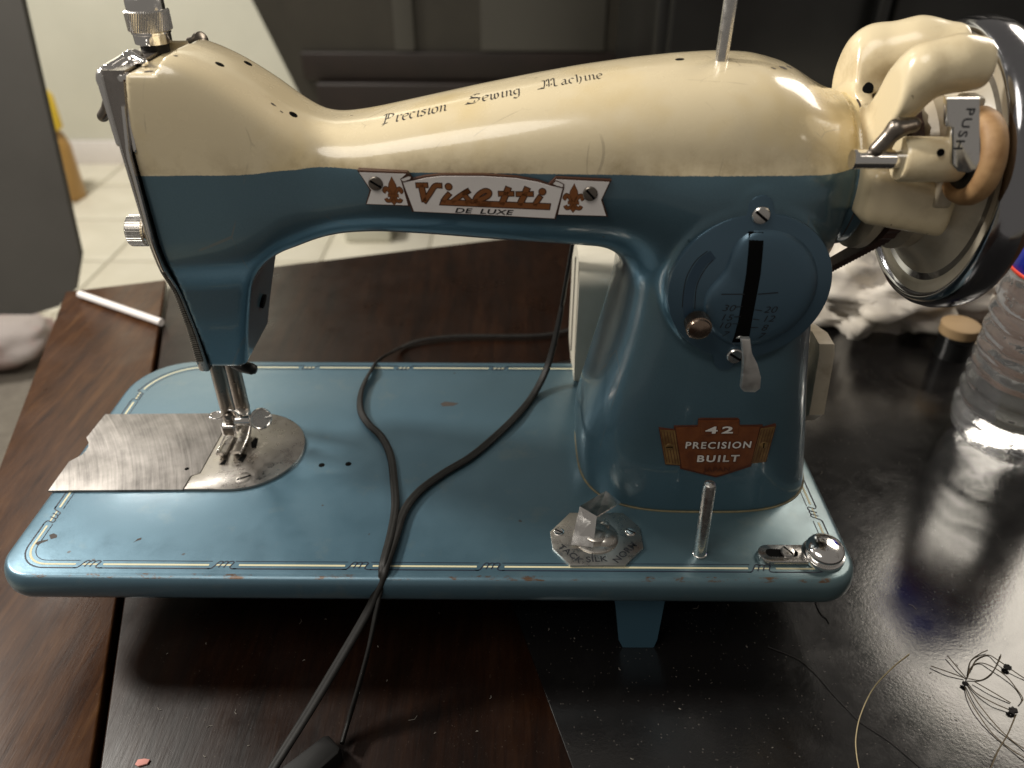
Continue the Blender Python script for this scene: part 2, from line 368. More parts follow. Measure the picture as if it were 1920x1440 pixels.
# ------------------------------------------------------------------ setting
TZ = -55.0
U = np.array([-.2924, .9563]); Vv = np.array([.9563, .2924])
def tb(s_, t_, z=TZ): p = Vv * s_ + U * t_; return (p[0], p[1], z)
FZ = -800.0
MT['wall'] = make_flat("pale_wall_paint", (.60, .59, .50), (.66, .645, .55), 3, .6)
MT['tile'] = make_flat("cream_floor_tile", (.62, .58, .47), (.70, .66, .55), 9, .45)
MT['grout'] = simple("grey_grout", (.55, .515, .42), .9)
MT['cab'] = make_flat("dark_olive_wood", (.030, .026, .019), (.045, .039, .029), 5, .5); MT['cabgrey'] = simple("grey_glass_panel", (.070, .066, .057), .4)
MT['cabbrown'] = make_flat("very_dark_brown_wood", (.012, .007, .005), (.02, .011, .008), 9, .5)
MT['gloss_black'] = make_flat("gloss_black", (.004, .004, .004), (.008, .008, .008), 8, .3)
m = MB(); m.box((-3200, 2900, FZ), (3400, 2980, 1700)); wall = tag(m.build('wall', 'wall', None, 0), kind='structure')
wall_p = MB().box((-3200, 2884, FZ), (3400, 2898, FZ + 95), 3).build('baseboard', 'white_enamel', wall, 30)
m = MB(); m.box((-3200, -1500, FZ - 40), (3400, 2895, FZ - 4)); floor = tag(m.build('floor', 'grout', None, 0), kind='structure')
tile_me = None
for i in range(-8, 7):
    for j in range(1, 9):
        x0, y0 = i * 330 - 60, j * 330
        if tile_me is None:
            o = MB().box((x0 + 4, y0 + 4, FZ - 4), (x0 + 326, y0 + 326, FZ + 2), 2).build('tile', 'tile', floor, 30); tile_me = o.data
        else: o = bpy.data.objects.new('tile', tile_me); put(o, 'tile', floor, (x0 + 165, y0 + 165, FZ - 1))
# table
tbl = thing('table', tb(200, 0, TZ), 'dark brown wooden table of broad planks carrying the sewing machine', 'table')
def plank(s0, s1, t0, t1, z0=TZ - 32, z1=TZ, mat='wood', name='plank', b=1.2):
    m = MB(); p = tb((s0 + s1) / 2, (t0 + t1) / 2, 0)
    m.box((-(s1 - s0) / 2, -(t1 - t0) / 2, z0), ((s1 - s0) / 2, (t1 - t0) / 2, z1), b)
    m.v = [(Vv[0] * a + U[0] * c + p[0], Vv[1] * a + U[1] * c + p[1], e) for a, c, e in m.v]
    return m.build(name, mat, tbl, 30)
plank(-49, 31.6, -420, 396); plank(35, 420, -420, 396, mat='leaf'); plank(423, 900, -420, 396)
plank(-40, 890, -400, 388, TZ - 60, TZ - 33, 'wood', 'apron')
for (a, b) in ((-20, 360), (860, 360), (-20, -380), (860, -380)): plank(a - 25, a + 25, b - 25, b + 25, FZ + 3, TZ - 61, 'wood', 'leg', 3)
# black sheet added in place of the machine's shade and dark reflection
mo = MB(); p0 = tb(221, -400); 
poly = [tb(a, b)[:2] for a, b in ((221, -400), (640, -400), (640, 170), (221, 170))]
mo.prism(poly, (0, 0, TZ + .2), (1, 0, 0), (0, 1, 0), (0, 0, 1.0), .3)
tag(mo.build('table_shade_sheet', 'mat', None, 30), 'black speckled glossy sheet added for the shade and dark reflection under the right half of the sewing machine', 'mat')
SHEET_Z = TZ + 1.2
# ------------------------------------------------------------------ sewing machine
SM = thing('sewing_machine', (185, 86, TZ), 'vintage cream and blue sewing machine with chrome fittings standing on the dark table', 'sewing machine')
# bed
def bed_outline(ins): return rrect(ins - 3.2, ins - 1, 371.6 - ins, 173 - ins, [max(17 - ins, 1), max(17 - ins, 1), max(24 - ins, 1), max(34 - ins, 1)], 10)
m = MB(); prof = [(3.0, -13.0), (1.2, -12.4), (.3, -10.5), (0, -7.5), (.15, -5), (.6, -3), (1.4, -1.3), (2.4, -.35), (3.6, 0)]
V = []; n0 = len(bed_outline(0))
for ins, z in prof: V += [(a, b, z) for a, b in bed_outline(ins)]
F = [(k * n0 + i, k * n0 + (i + 1) % n0, (k + 1) * n0 + (i + 1) % n0, (k + 1) * n0 + i) for k in range(len(prof) - 1) for i in range(n0)]
F += [tuple(range(n0))[::-1], tuple((len(prof) - 1) * n0 + i for i in range(n0))]
m.add(V, F); bed = m.build('bed', 'bed', SM, 50)
onbed = lambda a, b: (a, b, .06)
onbed2 = lambda a, b: (a, b, .10)
# pin stripe border with little m breaks
IN = 7.9
def ring(ins): return rrect(ins, ins, 370 - ins, 172 - ins, [max(19 - ins, 2), max(19 - ins, 2), max(27 - ins, 2), max(38 - ins, 2)], 12)
marks = []
for px in [(38.3, 7.5), (96.4, 8.3), (154.8, 9.1), (212.0, 9.9), (328.9, 10.6)]: marks.append((px[0], IN, 0))
for px in [(43.2, 163.1), (98.5, 164.8), (155.3, 165.8), (211.9, 166.3)]: marks.append((px[0], 172 - IN, 180))
for px in [(7.1, 37.1), (8.9, 134.1)]: marks.append((IN, px[1], 270))
for px in [(363.0, 42.2)]: marks.append((370 - IN, px[1], 90))
def resample(P, step=1.0):
    P = [np.array(p) for p in P] + [np.array(P[0])]; out = []
    for a, b in zip(P[:-1], P[1:]):
        n = max(1, int(np.linalg.norm(b - a) / step))
        for i in range(n): out.append(a + (b - a) * i / n)
    return out
def striped(ins, wd, gap, fl):
    R = resample(ring(ins)); keep = [all(np.hypot(p[0] - a, p[1] - b) > gap for a, b, _ in marks) for p in R]; n = len(R)
    st = keep.index(False); run = []
    for k in range(1, n + 1):
        i = (st + k) % n
        if keep[i]: run.append(R[i])
        else:
            if len(run) > 1: fl.stroke(run, wd)
            run = []
ye = Flat(); striped(IN, .95, 5.6, ye); dk = Flat(); striped(IN - 2.1, .62, 5.0, dk); striped(IN + 2.1, .34, 5.0, dk)
mst = [[(-6.5, -2.1), (-4.6, -1.7), (-2.6, 1.6), (-1.6, 2.1), (-.8, 1.5), (-2.0, -1.4)], [(-.8, 1.4), (.6, 2.1), (1.4, 1.5), (.3, -1.4)], [(1.4, 1.5), (2.8, 2.1), (4.0, 1.5), (3.0, -1.0), (3.8, -2.0), (6.0, -2.1)]]
for (a, b, r_) in marks:
    ca, sa = math.cos(math.radians(r_)), math.sin(math.radians(r_)); T = lambda p: (a + p[0] * ca - p[1] * sa, b + p[0] * sa + p[1] * ca)
    for st in mst: dk.stroke([T(p)[:2] for p in smooth_path([(q[0], q[1]) for q in st], 4)], .55)
    ye.stroke([T((-3.4, 0)), T((3.2, 0))], .8)
ye.build('yellow_stripe', 'yellow', bed, onbed); dk.build('navy_pinstripe', 'navy', bed, onbed2)
for poly in ([(11.8, 25.1), (13.2, 26.2), (15.4, 25.2), (16.0, 23.5), (13.8, 22.5)], [(7.7, 19.9), (9.0, 21.2), (12.6, 22.5), (12.9, 21.5), (10.9, 20.2), (9.7, 18.9)], [(51.7, 20.6), (52.8, 23.2), (54.2, 23.9), (54.5, 22.5), (52.8, 21.9)], [(180.0, 127.8), (182.8, 129.9), (190.4, 128.4), (187.6, 125.9), (181.7, 125.3)]): Flat().poly(poly).build('paint_scuff', 'scratch', bed, lambda a, b: (a, b, .04))
for c in [(124.8, 74.6), (138.1, 75.6)]:
    MB().lathe((c[0], c[1], .02), (0, 0, 1), [(1.55, 0), (1.5, .14), (1.2, .16)], 20).build('screw_hole', 'dark', bed, 40)
# under casting and foot
m = MB()
for (x0, x1, zz) in ((58, 105, -17), (128, 250, -17), (150, 172, -15.5)): m.prism([(x0, -12.5), (x1, -12.5), (x1 - 4, zz), (x0 + 4, zz)], (0, 6, 0), (1, 0, 0), (0, 0, 1), (0, 70, 0), 1)
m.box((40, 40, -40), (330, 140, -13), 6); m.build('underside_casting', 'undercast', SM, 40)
ft = [(266.1, -15.3), (269.1, -33.3), (271.0, -48.5), (273.5, -54.3), (277.8, -55.5), (284.1, -55.4), (287.9, -53.4), (288.9, -48.3), (289.3, -29.4), (289.6, -15.1)]
MB().prism(ft, (0, 7.6, 0), (1, 0, 0), (0, 0, 1), (0, 9, 0), 1).build('foot', 'foot', SM, 40)
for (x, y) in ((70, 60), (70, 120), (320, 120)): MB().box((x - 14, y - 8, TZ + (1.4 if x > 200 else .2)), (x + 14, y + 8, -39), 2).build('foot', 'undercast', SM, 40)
# --- body casting
top = curve([70, 93, 99, 106, 114, 125, 134, 142, 149, 157, 166, 187, 208, 229, 249, 269, 285, 300, 314, 327, 338, 346], [195, 195, 194, 191.2, 187.2, 180.3, 173.4, 168.8, 167.7, 168.4, 169.8, 174.2, 178.6, 182.6, 186, 188.7, 190.3, 191.2, 190.8, 187.6, 181.5, 177], 2.5)
bot = curve([70, 100, 116, 128, 140, 150, 166, 187, 208, 229, 247, 262, 300, 346], [112, 112, 113, 116.5, 121, 123, 124, 123, 121.5, 120, 119, 118, 116, 118], 4)
yf = curve([70, 110, 142, 160, 210, 260, 300, 325, 340, 346], [66.5, 64.5, 65.0, 62.5, 57.5, 53, 50.5, 51.5, 57, 60.5], 5)
nx = curve([70, 105, 150, 346], [5.5, 5.0, 2.6, 2.5], 8)
hxr = curve([50, 55, 75, 100, 112, 125], [94.5, 95.2, 100.5, 108, 114, 124], 4); hyf = curve([50, 55, 75, 95, 104, 112, 125], [80.5, 80, 76.5, 73.2, 71.4, 70.0, 69.0], 4)
pxl = curve([0, 12, 22, 38, 73, 90, 105, 140], [254, 252.4, 252.5, 256, 264, 267, 268, 270], 5); pxr = curve([0, 20, 60, 88, 120, 140], [366, 363, 356, 352, 349, 347], 6)
pyf = curve([0, 8, 30, 60, 100, 140], [42.4, 43, 44.5, 46.5, 50, 52], 5)
def sup(u, v, a, b, n): return ((np.abs(u / a) ** n + np.abs(v / b) ** n) ** (1.0 / n) - 1) * np.minimum(a, b)
def body_f(x, y, z):
    x, y, z = np.asarray(x, np.float64), np.asarray(y, np.float64), np.asarray(z, np.float64)
    t, b, f, n = top(x), bot(x), yf(x), nx(x)
    arm = sup(y - 91.0, z - (t + b) / 2, 91.0 - f, (t - b) / 2, n)
    arm = smax(arm, x - 347.5, 3.0)
    hl, hf = hxr(z), hyf(z); hb = 123.0
    qx = np.abs(x - (hl + 60) / 2) - (hl - 60) / 2 + 4; qy = np.abs(y - (hf + hb) / 2) - (hb - hf) / 2 + 4
    head = np.sqrt(np.maximum(qx, 0) ** 2 + np.maximum(qy, 0) ** 2) + np.minimum(np.maximum(qx, qy), 0) - 4
    head = smax(smax(head, 55.5 - z, 1.5), z - 132, 24)
    g = smin(arm, head, 9)
    l, r, p = pxl(z), pxr(z), pyf(z)
    pil = sup(x - (l + r) / 2, y - (p + 136) / 2, (r - l) / 2, (136 - p) / 2, 3.1); pil = smax(smax(pil, -z, .6), z - 150, 6)
    g = smin(g, pil, 16)
    boss = np.sqrt((x - 313.4) ** 2 + (z - 114.0) ** 2) - 31.2; boss = smax(boss, np.maximum(50.2 - y, y - 75), 1.0)
    ear = np.sqrt((x - 311.6) ** 2 + (z - 147.0) ** 2) - 4.6; boss = smin(boss, smax(ear, np.maximum(50.2 - y, y - 75), 1.0), 3)
    g = smin(g, boss, 5)
    neck = np.sqrt((y - 90) ** 2 + (z - 147.5) ** 2) - (30.2 - 1.6 * np.exp(-((x - 350.2) / 1.3) ** 2)); neck = smax(neck, np.maximum(x - 358, 335 - x), 3)
    g = smin(g, neck, 4)
    lp = 79.0 - np.clip((z - 75) * .03, 0, 1.5) + np.clip(z - 160, 0, 60) * .13          # face plate seat
    g = smax(g, lp - x, 1.0)
    cap = z - 188.9 - np.clip(x - 92.0 - (y - 70) * .08, 0, 50) * 2.2 - np.clip(y - 109, 0, 50) * 2           # flat cap of the head
    g = smax(g, cap, .8)
    return g
body = build_nets(body_f, (74, 36, -2), (364, 146, 198), 1.25, 'body', 'body', SM)
def march(o, d, tmax=120.0):
    o = np.array(o, float); d = np.array(d, float); d /= np.linalg.norm(d); t = 0.0
    for _ in range(200):
        v = float(body_f(*(o + d * t)))
        if v < .01: break
        t += max(.02, v * .6)
        if t > tmax: break
    return o + d * t
def normal(p):
    e = .2; g = np.array([float(body_f(*(p + e * q)) - body_f(*(p - e * q))) for q in np.eye(3)]); return g / np.linalg.norm(g)
def front(x, z, off=0.0): p = march((x, 20, z), (0, 1, 0)); return p + np.array([0, -off, 0])
def slot_screw(p, d, r, h=1.0, slot=0.0, mat='nickel', parent=None, name='screw'):
    u, v, d = rot_to(d); p = np.array(p, float)
    o = MB().lathe(p, d, [(r, -.6), (r, h * .55), (r * .88, h * .9), (r * .5, h), (0, h)], 28).build(name, mat, parent, 35)
    a = u * math.cos(slot) + v * math.sin(slot); b = np.cross(d, a)
    MB().add([p + d * (h + .03) + a * r * .86 * i + b * r * .15 * j for i, j in ((-1, -1), (1, -1), (1, 1), (-1, 1))], [(0, 1, 2, 3)]).build('slot', 'dark', o if parent is SM else parent, 0)
    return o
# oil holes on the top of arm and head
for (x, y) in ((110.5, 84), (136.5, 80), (116, 100), (284, 88)):
    p = march((x, y, 230), (0, 0, -1)); n_ = normal(p)
    MB().lathe(p, n_, [(1.75, -.4), (1.7, .06), (1.3, .1)], 20).build('oil_hole', 'dark', body, 40)
p = march((318, 84, 230), (0, 0, -1))
# paint chips
for (x, y, r_) in ((88, 72.5, 2.6), (130, 78, 1.2), (133, 77, .7), (322, 82, 2.2), (325, 86, 1.8), (317, 78, 1.2), (98, 76, .8)):
    k = [(x + r_ * random.uniform(.5, 1.1) * math.cos(a), y + .8 * r_ * random.uniform(.5, 1.1) * math.sin(a)) for a in np.linspace(0, 6, 9)]; Flat().poly(k).build('paint_chip', 'scratch', body, lambda a, b: march((a, b, 230), (0, 0, -1)) + np.array([0, 0, .05]))
# --- blackletter line on the arm
NIB = np.array([math.cos(math.radians(38)), math.sin(math.radians(38))]) * .20
GL = {'P': (1.5, [[(.1, 1.5), (.35, 1.75), (.35, .1), (.1, -.2)], [(.0, 1.6), (.5, 1.75), (1.1, 1.55), (1.25, 1.2), (1.0, .85), (.45, .75)], [(.65, 1.7), (.65, .8)], [(.1, .05), (.7, .1)]]),
      'S': (1.6, [[(1.3, 1.6), (.8, 1.75), (.3, 1.5), (.4, 1.15), (1.1, .85), (1.3, .45), (.9, .05), (.3, .05), (-.1, .3)], [(.75, 1.7), (.75, .2)], [(.1, 1.0), (1.4, .75)], [(-.3, .1), (.6, .0)]]),
      'M': (2.3, [[(.0, .1), (.35, .1), (.45, 1.4), (.1, 1.6)], [(.45, 1.4), (.8, 1.75), (.95, 1.5), (.95, .1)], [(.95, 1.5), (1.4, 1.75), (1.6, 1.45), (1.6, .15), (1.95, .0)], [(.7, 1.6), (.7, .3)], [(1.25, 1.6), (1.25, .3)], [(-.4, .0), (.4, -.05)]]),
      'r': (.85, [[(.1, .9), (.3, 1.0), (.3, .1), (.5, 0)], [(.35, .8), (.7, 1.0), (.8, .85)]]), 'e': (.85, [[(.65, .55), (.75, .8), (.45, 1.0), (.15, .75), (.15, .25), (.4, .0), (.75, .2)], [(.2, .45), (.65, .6)]]),
      'c': (.8, [[(.7, .85), (.4, 1.0), (.15, .75), (.15, .25), (.4, .0), (.7, .2)]]), 'i': (.5, [[(.1, .9), (.28, 1.0), (.28, .1), (.5, .05)], [(.25, 1.35), (.35, 1.45)]]),
      's': (.8, [[(.7, .9), (.35, 1.0), (.2, .75), (.6, .45), (.6, .15), (.3, .0), (.1, .15)]]), 'o': (.9, [[(.2, .8), (.5, 1.0), (.75, .75), (.75, .2), (.45, .0), (.15, .25), (.2, .8)]]),
      'n': (1.0, [[(.1, .9), (.28, 1.0), (.28, .0)], [(.28, .75), (.6, 1.0), (.75, .8), (.75, .1), (.95, .05)]]), 'w': (1.3, [[(.1, .95), (.25, .9), (.25, .2), (.45, .0), (.65, .25), (.65, .95)], [(.65, .25), (.85, .0), (1.1, .3), (1.05, .8), (.9, 1.0)]]),
      'g': (.95, [[(.7, .9), (.4, 1.0), (.15, .75), (.15, .3), (.4, .1), (.7, .3)], [(.7, 1.0), (.72, -.2), (.45, -.5), (.1, -.35)]]), 'a': (.95, [[(.2, .85), (.5, 1.0), (.65, .8), (.65, .1), (.9, .05)], [(.6, .55), (.25, .4), (.2, .1), (.45, .0), (.65, .2)]]),
      'h': (1.0, [[(.1, 1.6), (.28, 1.5), (.28, .0)], [(.28, .75), (.6, 1.0), (.75, .75), (.7, .1), (.5, -.3)]])}
bl = Flat()
def black_word(word, x0, x1, h, y0):
    tot = sum(GL[c][0] for c in word); sx = (x1 - x0) / tot; cx = x0
    for c in word:
        for st in GL[c][1]:
            q = [np.array(p) for p in smooth_path(st, 3)] if len(st) > 2 else [np.array(p) for p in st]
            for a, b in zip(q[:-1], q[1:]):
                V = [a - NIB / 2, b - NIB / 2, b + NIB / 2, a + NIB / 2]; bl.add([(cx + v[0] * sx, y0 + v[1] * h) for v in V], [(0, 1, 2, 3)])
        cx += GL[c][0] * sx
black_word('Precision', 170.8, 196.0, 4.6, 75.5); black_word('Sewing', 204.0, 224.0, 4.6, 76.5); black_word('Machine', 231.5, 254.5, 4.6, 77.5)
def ontop(a, b): p = march((a, b, 230), (0, 0, -1)); return p + normal(p) * .06
bl.build('lettering', 'ink', body, ontop)
a_, b_ = (float(pxl(0)) + float(pxr(0))) / 2, (float(pyf(0)) + 136) / 2; ra_, rb2 = (float(pxr(0)) - float(pxl(0))) / 2, (136 - float(pyf(0))) / 2
ring_ = []
for i in range(161):
    a = 2 * math.pi * i / 160; c_, s_ = math.cos(a), math.sin(a); ring_.append((a_ + ra_ * 1.001 * math.copysign(abs(c_) ** (2 / 3.1), c_), b_ + rb2 * 1.001 * math.copysign(abs(s_) ** (2 / 3.1), s_), .1))
MT['grime'] = make_flat('yellowed_grime', (.20, .17, .09), (.09, .075, .045), 120, .7)
MB().tube(ring_, .55, 8, caps=False).build('base_seam', 'grime', body, 60)
# --- nameplate
YN = 57.0
pA, pB = front(166, 149), front(255, 149)
tilt = float((front(210, 153)[1] - front(210, 143)[1]) / 10.0)
def npy(x, z): return float(pA[1] + (pB[1] - pA[1]) * (x - 166) / 89.0 + tilt * (z - 149.0)) - .9
bow = max(0.0, max(npy(x, 149) + .9 - front(x, 149)[1] for x in (190, 210, 230)))
def onplate(k): return lambda x, z: (x, npy(x, z) - bow - k, z)
def plate(poly, name, mat, parent, k0, th, bev=.25):
    m = MB(); fn = onplate(k0); bm = bmesh.new()
    vs = [bm.verts.new(fn(*p)) for p in poly]; f = bm.faces.new(vs); f.normal_update()
    r_ = bmesh.ops.extrude_face_region(bm, geom=[f]); tv = [g for g in r_['geom'] if isinstance(g, bmesh.types.BMVert)]
    bmesh.ops.translate(bm, vec=(0, -th, 0), verts=tv); bmesh.ops.recalc_face_normals(bm, faces=bm.faces[:])
    if bev:
        ts = set(tv); bmesh.ops.bevel(bm, geom=[e for e in bm.edges if e.verts[0] in ts and e.verts[1] in ts], offset=bev, segments=2, affect='EDGES')
    m.bm(bm); return m.build(name, mat, parent, 30)
outer = [(162.8, 156.5), (181.7, 156.4), (183.6, 153.9), (188.4, 155.1), (194.6, 156.0), (210.1, 156.6), (222.5, 156.2), (230.5, 155.0), (234.3, 153.7), (237.0, 156.5), (257.2, 156.2), (254.4, 148.6), (256.9, 141.9), (237.7, 141.7), (237.3, 140.0), (209.8, 140.4), (183.0, 140.7), (182.0, 142.9), (164.4, 143.0), (166.7, 149.0)]
npl = plate(outer, 'nameplate', 'brown_edge', SM, -4.5, 5.2, .3)
def inset(poly, d):
    P = np.array(poly); c = P.mean(0); out = []; n = len(P)
    A = .5 * sum(P[i][0] * P[(i + 1) % n][1] - P[(i + 1) % n][0] * P[i][1] for i in range(n)); sg = 1 if A > 0 else -1
    for i in range(n):
        a, b, e = P[i - 1], P[i], P[(i + 1) % n]; t1 = (b - a) / np.linalg.norm(b - a); t2 = (e - b) / np.linalg.norm(e - b)
        n1 = np.array([-t1[1], t1[0]]) * sg; n2 = np.array([-t2[1], t2[0]]) * sg; q = n1 + n2; q /= max(.5, q @ n1 + 1e-9) if False else max(.7, 1 + n1 @ n2)
        out.append(tuple(b + q * d))
    return out
for pl in ({'left': [(163.5, 155.9), (181.3, 155.9), (179.7, 154.5), (179.1, 153.7), (181.0, 143.5), (165.0, 143.4), (167.4, 149.0)], 'right': [(235.6, 154.2), (237.1, 155.9), (256.4, 155.6), (253.8, 148.6), (256.1, 142.4), (238.2, 142.2), (240.1, 153.1), (238.6, 154.4)]}).values():
    plate(pl, 'ribbon_end', 'white_enamel', npl, .72, .12, 0)
plate([(179.7, 153.1), (180.8, 152.9), (183.9, 153.4), (188.3, 154.6), (194.6, 155.6), (210.1, 156.1), (222.5, 155.8), (230.5, 154.6), (235.5, 153.2), (239.6, 152.7), (236.9, 140.5), (209.8, 140.9), (183.2, 141.1)], 'banner', 'white_enamel', npl, .74, .18, .1)
for pl in ([(179.1, 154.0), (182.2, 155.3), (183.3, 155.0), (182.8, 153.9), (180.1, 152.9), (179.4, 153.3)], [(235.6, 154.1), (236.8, 155.5), (237.9, 155.2), (239.9, 154.2), (239.6, 152.9), (237.4, 153.4)]):
    plate(pl, 'ribbon_fold', 'white_enamel', npl, .78, .3, .1)
    fl = Flat(); fl.stroke(pl + [pl[0]], .35); fl.build('fold_outline', 'brown_edge', npl, onplate(1.12))
for st_ in ([(179.3, 153.6), (182.7, 140.9)], [(239.9, 152.9), (237.1, 140.5)]): fl = Flat(); fl.stroke(st_, .45); fl.build('banner_outline', 'brown_edge', npl, onplate(.98))
VIS = [[(184.9, 151.7), (189.1, 151.9)], [(186.7, 152.0), (187.6, 145.5)], [(187.4, 145.2), (189.9, 148.8), (192.0, 151.7), (194.4, 151.9)],
       [(197.3, 148.9), (195.5, 146.8), (194.8, 145.4)], [(197.9, 145.4), (201.8, 148.5), (204.7, 150.4)], [(204.7, 150.4), (202.9, 149.1), (203.8, 147.5), (204.7, 146.3), (203.2, 145.3)],
       [(205.1, 145.7), (208.6, 146.9), (211.7, 148.5), (212.3, 150.0), (210.7, 150.5), (208.4, 149.0), (207.1, 146.9), (208.3, 145.3), (213.0, 145.4)],
       [(219.5, 152.1), (218.4, 149.2), (216.8, 145.2)], [(215.9, 149.6), (221.4, 149.8)], [(226.5, 152.3), (225.3, 149.2), (223.6, 145.3)], [(222.5, 149.7), (228.6, 150.0)], [(231.4, 149.2), (230.0, 146.9), (229.3, 145.3)]]
BAR = [(194.4, 146.3), (235.1, 146.3), (234.8, 144.2), (193.5, 144.4)]; DOT = [(197.1, 151.6), (232.1, 151.0)]
for nm, mt_, ex, k in (('script_outline', 'brown_edge', .75, 1.0), ('script_letters', 'brown', 0, 1.06)):
    fl = Flat()
    for i_, st in enumerate(VIS): fl.stroke([p[:2] for p in smooth_path(st, 5)] if len(st) > 2 else st, (1.55 if i_ not in (1, 7, 9) else 1.9) + ex, cap=ex / 2)
    bb = BAR if not ex else [(BAR[0][0] - .45, BAR[0][1] + .35), (BAR[1][0] + .4, BAR[1][1] + .35), (BAR[2][0] + .3, BAR[2][1] - .35), (BAR[3][0] - .5, BAR[3][1] - .35)]
    fl.poly(bb)
    for d_ in DOT: fl.disc(d_, 1.15 + ex / 2)
    fl.build(nm, mt_, npl, onplate(k))
V, F = text2d('DE  LUXE', 2.75, 1, .22, .018, 1.05, width=22.4); c_ = [(209.8, 141.4)][0]
Flat().add([(a + c_[0], b + c_[1]) for a, b in V], F).build('lettering', 'ink', npl, onplate(1.03))
def fleur(cx, cy):
    g = lambda pts: [(cx + a * .0655, cy - b * .0655) for a, b in pts]
    for nm, mt_, ex, k in (('fleur_outline', 'brown_edge', .5, .90), ('fleur_de_lis', 'brown', 0, .96)):
        fl = Flat(); e = ex / .0655 / 2
        fl.poly(g([(0, -88 - e), (20 + e * .7, -45), (24 + e * .7, -18), (10 + e * .4, 18), (-10 - e * .4, 18), (-24 - e * .7, -18), (-20 - e * .7, -45)]))
        for sg in (-1, 1):
            fl.stroke([p[:2] for p in smooth_path(g([(sg * 8, 20), (sg * 22, -6), (sg * 40, -20), (sg * 50, -4), (sg * 40, 4)]), 4)], 1.15 + ex)
            fl.stroke([p[:2] for p in smooth_path(g([(sg * 4, 30), (sg * 16, 52), (sg * 36, 58), (sg * 46, 42)]), 4)], 1.05 + ex)
        fl.stroke(g([(-32, 24), (32, 24)]), .95 + ex); fl.poly(g([(0, 82 + e), (-18 - e, 58), (0, 28), (18 + e, 58)])); fl.build(nm, mt_, npl, onplate(k))
cl, cr = [(175.7, 148.8)][0], [(243.7, 148.7)][0]; fleur(*cl); fleur(*cr)
for (q, sl) in zip([(169.4, 151.8), (249.7, 150.9)], (1.0, .75)):
    slot_screw(onplate(.8)(*q), (0, -1, 0), 2.75, .9, sl + math.pi / 2, 'darksteel', npl)
# --- stitch length plate
cx, cz, R0 = 313.4, 114.0, 31.6
YP = 46.7
st = MB()
def ear_merge(base, c, r):
    o = []
    for (x, z) in base:
        d = np.array([x, z]) / np.hypot(x, z); b = d @ np.array(c); disc = b * b - (np.hypot(*c) ** 2 - r * r); t = np.hypot(x, z)
        if disc > 0 and b > 0: t = max(t, b + math.sqrt(disc))
        o.append(tuple(d * t))
    return o
dense = [(R0 * math.cos(2 * math.pi * i / 180), R0 * math.sin(2 * math.pi * i / 180)) for i in range(180)]
dense = ear_merge(ear_merge(dense, (-1.6, 33.2), 5.2), (-4.2, -32.6), 5.0)
st.prism(dense, (cx, YP + 4.0, cz), (1, 0, 0), (0, 0, 1), (0, -4.0, 0), .7)
MT['disc'] = NT("stitch_plate_paint").set(Base_Color=(.078, .140, .195), Roughness=.38, Metallic=.6, Coat_Weight=.3, Coat_Roughness=.2).m
spl = st.build('stitch_plate', 'disc', SM, 30)
# raised centre dome
DA = [math.radians(q) for q in (-60, 0, 60, 98, 112, 124, 135, 150, 165, 182, 198, 213, 231, 262, 300, 360)]
DR = [26, 26, 26, 25, 22, 17.5, 14.4, 13.6, 14.2, 16.5, 18, 19.2, 21.5, 25, 26, 26]
def dome_r(a):
    a = a % (2 * math.pi); return float(np.mean([np.interp(a + d, DA, DR) for d in (-.14, -.07, 0, .07, .14)]))
LK = [0.0, .25, .5, .75, .87, .93, .97, 1.0]; LH = [3.2, 3.15, 3.0, 2.65, 2.2, 1.65, .9, 0.0]
V = []; F = []; n = 120
for k, h in list(zip(LK, LH))[::-1]:
    k = max(k, .02)
    for i in range(n): a = 2 * math.pi * i / n; V.append((cx + dome_r(a) * math.cos(a) * k, YP - h + .03, cz + dome_r(a) * math.sin(a) * k))
for j in range(len(LK) - 1): F += [(j * n + i, (j + 1) * n + i, (j + 1) * n + (i + 1) % n, j * n + (i + 1) % n) for i in range(n)]
F.append(tuple((len(LK) - 1) * n + i for i in range(n)))
MB().add(V, F).build('raised_dome', 'disc', spl, 60)
def ondisc(k):
    def fn(x, z):
        kk = math.hypot(x - cx, z - cz) / dome_r(math.atan2(z - cz, x - cx)); return (x, YP - float(np.interp(kk, LK, LH)) - k, z)
    return fn
slot = [(308.8, 138.5), (309.9, 122.6), (310.3, 101.6), (309.8, 91.2), (316.2, 91.8), (315.7, 101.7), (315.4, 122.7), (314.1, 138.6)]
# lever slot: dark box recessed with a rim
sl = Flat(); cen = [((a[0] + b[0]) / 2, (a[1] + b[1]) / 2) for a, b in zip(slot[:4], slot[7:3:-1])]
V = []; F = []
LR = []
for a, b in zip(slot[:4], slot[7:3:-1]): LR.append((np.array(a), np.array(b)))
LR = [(LR[i][0] + (LR[i + 1][0] - LR[i][0]) * t, LR[i][1] + (LR[i + 1][1] - LR[i][1]) * t) for i in range(3) for t in (0, .2, .4, .6, .8)] + [LR[-1]]
for a, b in LR:
    for k in range(5):
        t = k / 4; V.append((a[0] + (b[0] - a[0]) * t, a[1] + (b[1] - a[1]) * t))
for j in range(len(LR) - 1):
    for k in range(4): F.append((j * 5 + k, j * 5 + k + 1, (j + 1) * 5 + k + 1, (j + 1) * 5 + k))
sl.add(V, F); sl.build('lever_slot', 'dark', spl, ondisc(.12))
eng = Flat()
for a, b in ([(301.9, 113.7), (310.7, 114.0)], [(315.9, 114.0), (323.6, 114.7)]): eng.stroke([a, b], .38)
for a, b in ([(308.3, 108.3), (310.8, 108.6)], [(308.4, 103.8), (310.9, 104.1)], [(308.3, 100.7), (310.8, 100.7)], [(316.0, 107.2), (318.8, 106.7)], [(316.0, 102.9), (318.5, 102.6)], [(315.8, 99.0), (318.7, 99.0)]): eng.stroke([a, b], .32)
